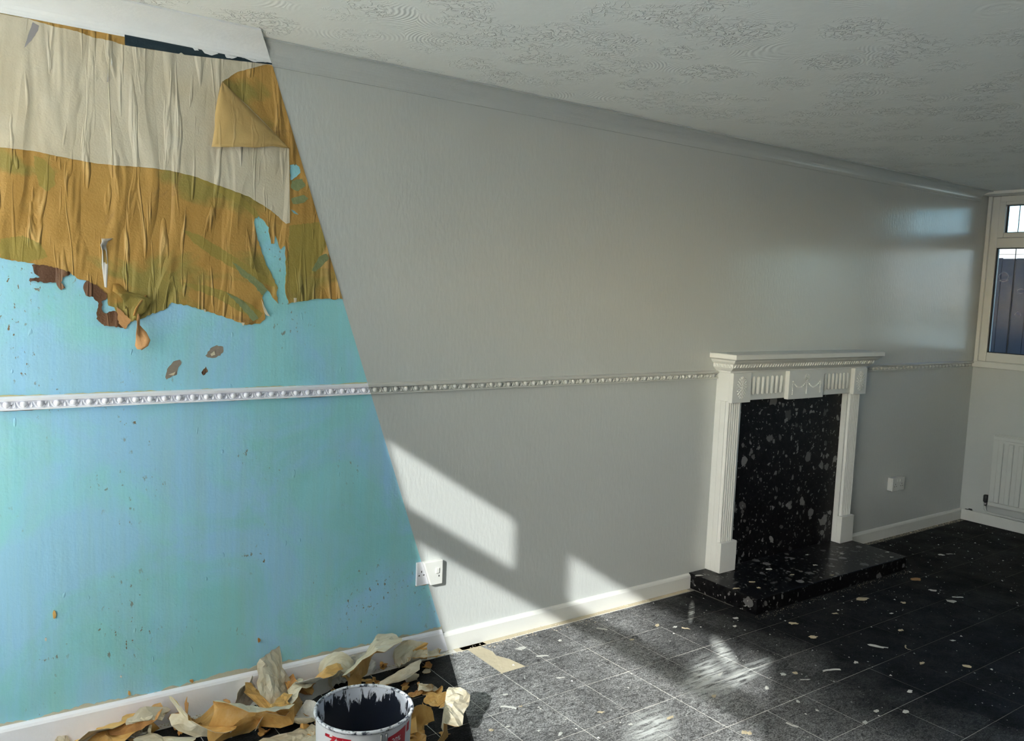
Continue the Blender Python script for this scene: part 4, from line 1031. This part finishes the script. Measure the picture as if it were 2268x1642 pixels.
# (pixel x, y of the middle, width m, depth m, kind, front, back, label)
SCR = [
 (587, 1516, 0.11, 0.16, 'lean', SCR_C, SCR_O, 'cream torn piece standing up against the lavender skirting', 0.5),
 (640, 1520, 0.13, 0.11, 'crumple', SCR_O, SCR_B, 'crumpled ochre piece beside the upright cream one', None),
 (692, 1530, 0.15, 0.14, 'tent', SCR_O, SCR_W, 'broad ochre piece bulging up behind the paint tub', 0.4),
 (790, 1488, 0.24, 0.15, 'tent', SCR_C, SCR_O, 'large cream and ochre sheet draped behind the paint tub', 0.35),
 (748, 1510, 0.09, 0.15, 'roll', SCR_O, SCR_C, 'ochre cone of rolled paper on the large sheet', 1.2),
 (683, 1585, 0.13, 0.10, 'curl', SCR_W, SCR_C, 'pale curled strip leaning on the side of the tub', 0.7),
 (905, 1462, 0.12, 0.12, 'crumple', SCR_O, SCR_C, 'ochre wad with shredded folds near the skirting', None),
 (938, 1458, 0.12, 0.10, 'tent', SCR_C, SCR_O, 'cream wad leaning on the shredded ochre one', 0.1),
 (880, 1505, 0.19, 0.07, 'roll', SCR_O, SCR_C, 'long ochre curl lying beyond the tub rim', 0.25),
 (957, 1512, 0.10, 0.08, 'crumple', SCR_O, SCR_C, 'small ochre twist on the black floor near the join', None),
 (965, 1540, 0.07, 0.05, 'flat', SCR_O, SCR_O, 'flat ochre shard below the small twist', 2.2),
 (922, 1522, 0.06, 0.05, 'flat', SCR_B, SCR_O, 'small dull brown shard right of the tub', None),
 (1003, 1606, 0.16, 0.15, 'tent', SCR_C, SCR_O, 'big cream sheet with an orange crumb at the edge of the old floor', 0.8),
 (945, 1628, 0.15, 0.12, 'crumple', SCR_C, SCR_O, 'cream and ochre crumple right of the paint tub', None),
 (905, 1640, 0.10, 0.08, 'curl', SCR_O, SCR_C, 'ochre curl tucked against the tub side', None),
 (555, 1612, 0.20, 0.20, 'tent', SCR_C, SCR_O, 'big folded cream sheet left of the tub', -0.5),
 (600, 1590, 0.13, 0.12, 'tent', SCR_O, SCR_C, 'ochre sheet folded over the big cream one', 0.9),
 (648, 1632, 0.18, 0.12, 'flat', SCR_C, SCR_W, 'flat dull cream sheet beside the tub', 0.1),
 (636, 1558, 0.13, 0.09, 'crumple', SCR_C, SCR_O, 'cream crumple between the heaps', None),
 (570, 1552, 0.13, 0.09, 'crumple', SCR_O, SCR_B, 'ragged ochre crumple under the upright piece', None),
 (538, 1542, 0.08, 0.08, 'lean', SCR_W, SCR_C, 'pale pointed tear leaning on the skirting', 0.7),
 (850, 1465, 0.06, 0.05, 'crumple', SCR_O, SCR_B, 'little ochre wad by the skirting', None),
 (913, 1495, 0.07, 0.04, 'curl', SCR_W, SCR_C, 'small pale curl below the shredded wad', None),
 (782, 1470, 0.10, 0.07, 'lean', SCR_W, SCR_O, 'grey backed flap propped on the skirting', 0.0),
 (733, 1478, 0.07, 0.07, 'lean', SCR_W, SCR_W, 'white triangular tear propped on the skirting', 0.6),
 (288, 1602, 0.13, 0.11, 'roll', SCR_W, SCR_B, 'pale paper rolled into a cone with brown inside', 0.15),
 (222, 1600, 0.16, 0.11, 'tent', SCR_O, SCR_B, 'orange brown piece draped beside the cone', 0.3),
 (200, 1632, 0.17, 0.09, 'tent', SCR_O, SCR_C, 'ochre fold at the foot of the orange piece', 0.4),
 (257, 1622, 0.08, 0.08, 'crumple', SCR_C, SCR_O, 'little cream crumple in front of the cone', None),
 (330, 1605, 0.14, 0.10, 'crumple', SCR_O, SCR_C, 'ochre crumple with dog-eared edges right of the cone', None),
 (372, 1598, 0.11, 0.09, 'crumple', SCR_B, SCR_O, 'brown crumple among the ochre ones', None),
 (440, 1628, 0.19, 0.09, 'tent', SCR_O, SCR_C, 'ochre plank-like fold lying on the black floor', -0.5),
 (432, 1592, 0.17, 0.07, 'curl', SCR_O, SCR_B, 'thin ochre curl behind the plank-like fold', 0.0),
 (495, 1572, 0.07, 0.05, 'crumple', SCR_O, SCR_B, 'small ochre tear on its own by the skirting', None),
 (365, 1636, 0.14, 0.08, 'flat', SCR_C, SCR_O, 'flat cream tear left of the plank-like fold', None),
 (300, 1636, 0.12, 0.08, 'crumple', SCR_C, SCR_W, 'pale crumple in front of the brown one', None),
 (137, 1634, 0.05, 0.07, 'lean', SCR_C, SCR_O, 'thin cream sliver leaning on the skirting', 0.5),
]
for i, (px, py, w, h, kind, mf, mb, lb, rz) in enumerate(SCR):
    scrap('wallpaper_scrap', px, py, w, h, kind, mf, mb, lb, G1, i, rz, z=0.0)
rnd = random.Random(15)
small = 0
while small < 46:
    px, py = rnd.uniform(150, 1000), rnd.uniform(1450, 1635)
    q = onZ(px, py, 0)
    if q.y > -0.03 or q.x > cutx(q.y, 0) - 0.04 or (Vector((q.x, q.y)) - Vector((CC.x, CC.y))).length < CR + 0.06: continue
    small += 1
    mf, mb = rnd.choice(((SCR_O, SCR_C), (SCR_B, SCR_O), (SCR_C, SCR_O), (SCR_O, SCR_B)))
    kd = rnd.choice(('crumple', 'flat', 'curl'))
    nm = {(SCR_O, SCR_C): 'ochre and cream', (SCR_B, SCR_O): 'brown', (SCR_C, SCR_O): 'cream', (SCR_O, SCR_B): 'ochre'}[(mf, mb)]
    scrap('paper_shred', px, py, rnd.uniform(0.025, 0.06), rnd.uniform(0.02, 0.045), kd, mf, mb, 'small %s shred of %s wallpaper among the bigger scraps' % ({'crumple': 'crumpled', 'flat': 'flat', 'curl': 'curling'}[kd], nm), 'small wallpaper shreds', 200 + small, lift=0.0, cat='paper shred')

# ================================================================== FLAKES ON THE BARE FLOOR
FLK_W = plain('white_paint_flake', (0.52, 0.53, 0.50), 0.7, var=0.15); FLK_T = plain('tan_paper_flake', (0.50, 0.43, 0.29), 0.8, var=0.2)
FLK_B = plain('brown_paper_flake', (0.36, 0.20, 0.08), 0.8, var=0.2)
def flake(px, py, w, h, m, rz, label, group, seed, zf=0.0, arc=0.0):
    rnd = random.Random(seed + 500); q = onZ(px, py, zf + 0.001); bm = bmesh.new()
    if arc:
        n = 9; pts = []
        for k in range(n): 
            t = k / (n - 1) - 0.5; pts.append(Vector((w * t, arc * w * (0.25 - t * t) * 4 * 0.3, 0.003 + 0.004 * abs(t) * 2)))
        rows = [(bm.verts.new(p + Vector((0, -h / 2, 0))), bm.verts.new(p + Vector((0, h / 2, 0.002)))) for p in pts]
        for a, b in zip(rows, rows[1:]): bm.faces.new((a[0], b[0], b[1], a[1]))
    else:
        n = 11; loop = []
        for k in range(n):
            a = 2 * math.pi * k / n; rr = rnd.uniform(0.6, 1.15); loop.append(bm.verts.new((w / 2 * math.cos(a) * rr, h / 2 * math.sin(a) * rr, 0.0015 + rnd.uniform(0, 0.003))))
        c = bm.verts.new((0, 0, 0.004))
        for k in range(n): bm.faces.new((loop[k], loop[(k + 1) % n], c))
    me = bpy.data.meshes.new('floor_flake'); bm.to_mesh(me); bm.free()
    o = link('floor_flake', me, m); md = o.modifiers.new('thick', 'SOLIDIFY'); md.thickness = 0.0012; md.offset = 0
    o.location = (q.x, q.y, zf); o.rotation_euler.z = rz
    return tag(o, label, 'flake', group)
W_, T_, B_ = 'white paint flake lying on the black tiles', 'tan paper flake lying on the black tiles', 'brown paper flake lying on the black tiles'
FK = [(1842, 1489, .085, .008, W_, -0.35, .5), (1783, 1507, .05, .008, W_, -0.5, 0), (1734, 1495, .035, .022, W_, .3, 0), (1761, 1492, .03, .022, T_, .8, 0), (1944, 1433, .10, .022, W_, -1.0, 0), (2109, 1333, .065, .04, W_, -.6, 0), (2121, 1326, .06, .008, W_, -.6, .5),
 (2066, 1309, .05, .028, W_, -.6, 0), (2028, 1284, .07, .05, B_, .2, 0), (2001, 1336, .03, .03, T_, 0, 0), (1910, 1328, .09, .04, T_, -.3, 0), (1757, 1382, .06, .035, T_, -.4, 0), (1630, 1370, .04, .02, W_, -.4, 0), (1628, 1388, .03, .016, W_, 0, 0), (1581, 1544, .035, .02, T_, .5, 0), (2015, 1533, .035, .018, W_, .2, 0),
 (2005, 1578, .03, .022, W_, 0, 0), (1940, 1577, .03, .02, W_, 0, 0), (1916, 1602, .028, .018, W_, .5, 0), (1649, 1624, .035, .022, T_, .4, 0), (2042, 1470, .035, .018, T_, 0, 0), (2143, 1478, .05, .025, T_, -.8, 0), (1810, 1575, .014, .012, W_, 0, 0), (1767, 1555, .022, .014, W_, 1, 0), (1896, 1468, .032, .018, W_, .3, 0),
 (2011, 1438, .05, .006, T_, .9, .6), (1754, 1610, .045, .006, W_, -1.3, .2), (1699, 1526, .03, .016, W_, .8, 0), (1800, 1412, .05, .03, T_, -.5, 0), (1193, 1386, .035, .03, B_, .3, 0), (1154, 1438, .05, .035, W_, -.2, 0), (1200, 1454, .055, .02, W_, -.5, 0), (1241, 1420, .025, .016, W_, .2, 0), (1119, 1540, .03, .018, W_, 0, 0),
 (1126, 1572, .06, .008, W_, -.8, .7), (1154, 1566, .015, .012, T_, 0, 0), (1329, 1579, .035, .012, T_, -.6, 0), (1484, 1591, .035, .016, T_, .2, 0), (1089, 1619, .022, .016, T_, 0, 0), (1241, 1628, .03, .016, W_, .4, 0), (1400, 1418, .025, .018, T_, 0, 0), (1455, 1386, .045, .02, T_, .6, 0), (1518, 1393, .05, .016, T_, -.9, 0),
 (1495, 1390, .025, .014, W_, 0, 0), (1333, 1397, .05, .010, W_, -.9, .7), (1396, 1606, .022, .014, W_, 0, 0), (1660, 1625, .03, .018, T_, .2, 0), (1125, 1611, .02, .01, W_, 0, 0), (1240, 1503, .04, .008, W_, -.3, 0), (1595, 1495, .05, .012, W_, .3, 0), (2110, 1420, .03, .015, W_, -.5, 0), (1975, 1360, .025, .012, W_, -.4, 0), (1850, 1360, .035, .014, T_, -.4, 0), (2085, 1230, .04, .03, W_, -.5, 0), (2104, 1228, .05, .016, W_, -.5, 0), (1995, 1397, .04, .018, T_, -.2, 0)]
def flake_label(px, py, w, h, lb, arc):
    q = onZ(px, py, 0); col = lb.split()[0]
    shape = 'curled sliver' if arc else ('thin sliver' if w > 2.4 * h else ('broad flake' if w >= 0.045 else ('flake' if w >= 0.03 else 'small chip')))
    if q.y > -0.12 and q.x < 2.2: wh = 'at the foot of the white skirting'
    elif q.x < 1.28: wh = 'on the sunlit dusty tiles beside the old half'
    elif q.x < 1.85 and q.y > -0.5: wh = 'between the skirting and the plaster smear'
    elif q.x < 1.85: wh = 'around the white plaster smear'
    elif q.x > 3.6: wh = 'on the dark tiles near the window wall'
    elif q.y > -0.75: wh = 'on the dark tiles just in front of the hearth'
    else: wh = 'out on the dark open floor beyond the plaster smear'
    return '%s %s of %s lying %s' % (col, shape, 'paint' if col == 'white' else 'paper', wh)
for i, (px, py, w, h, lb, rz, arc) in enumerate(FK):
    flake(px, py, w, h, {W_: FLK_W, T_: FLK_T, B_: FLK_B}[lb], rz, flake_label(px, py, w, h, lb, arc), {W_: 'white flakes on the floor', T_: 'tan flakes on the floor', B_: 'brown flakes on the floor'}[lb], i, arc=arc)
HW, HTN = 'white paint flake lying on the marble hearth', 'tan paper flake lying on the marble hearth'
for i, (px, py, w, h, lb) in enumerate(((1702, 1262, .05, .02, HW), (1665, 1290, .04, .018, HTN), (1680, 1303, .03, .016, HTN), (1755, 1274, .03, .012, HTN), (1805, 1253, .03, .015, HW), (1787, 1230, .025, .012, HW), (1865, 1228, .03, .012, HW), (1965, 1224, .03, .02, HW), (1975, 1235, .03, .012, HW), (1548, 1276, .05, .018, HW), (1630, 1305, .05, .022, HTN), (1842, 1275, .03, .010, HTN))):
    flake(px, py, w, h, FLK_W if lb == HW else FLK_T, -0.3, lb, 'flakes on the hearth', 900 + i, zf=HT + 0.0005)
# crumbs and grit too small to count
rnd = random.Random(44); bm = bmesh.new()
def grit(x, y, z, s):
    a = rnd.uniform(0, 6.28); e = rnd.uniform(0.5, 1.0)
    vs = [bm.verts.new((x + s * math.cos(a + k * 2.094) * (1 if k else e), y + s * math.sin(a + k * 2.094), z + 0.0005)) for k in range(3)]
    top = bm.verts.new((x, y, z + s * 0.6)); bm.faces.new(vs[::-1])
    for k in range(3): bm.faces.new((vs[k], vs[(k + 1) % 3], top))
for _ in range(800):
    x, y = rnd.uniform(0.5, L - 0.05), -abs(rnd.gauss(0, 0.9)) - 0.03
    if y < -2.6 or (2.2 < x < 3.6 and y > -0.46) or x < cutx(y, 0): continue
    grit(x, y, 0.0, rnd.uniform(0.0015, 0.004) if rnd.random() < 0.8 else rnd.uniform(0.004, 0.008))
o = from_bm('floor_grit', bm, FLK_W)
tag(o, 'fine pale grit sprinkled over the black tiled floor', 'grit', kind='stuff')
bm = bmesh.new()
for _ in range(1400):
    x = rnd.uniform(XL + 0.1, L - 0.05)
    if 2.2 < x < 3.6: 
        x, y = (rnd.uniform(2.2, 3.6), -0.452 - abs(rnd.gauss(0, 0.02)))
    else: y = -0.020 - abs(rnd.gauss(0, 0.016))
    if abs(x - 1.4) < 0.15 or abs(x - 0.95) < 0.2: y *= 1.7
    grit(x, y, 0.0, rnd.uniform(0.0015, 0.0055) if not 2.2 < x < 3.6 else rnd.uniform(0.001, 0.003))
o = from_bm('plaster_crumbs', bm, plain('plaster_crumb', (0.55, 0.48, 0.36), 0.9, var=0.25))
tag(o, 'crumbled plaster and adhesive along the foot of the skirting', 'crumbs', kind='stuff')
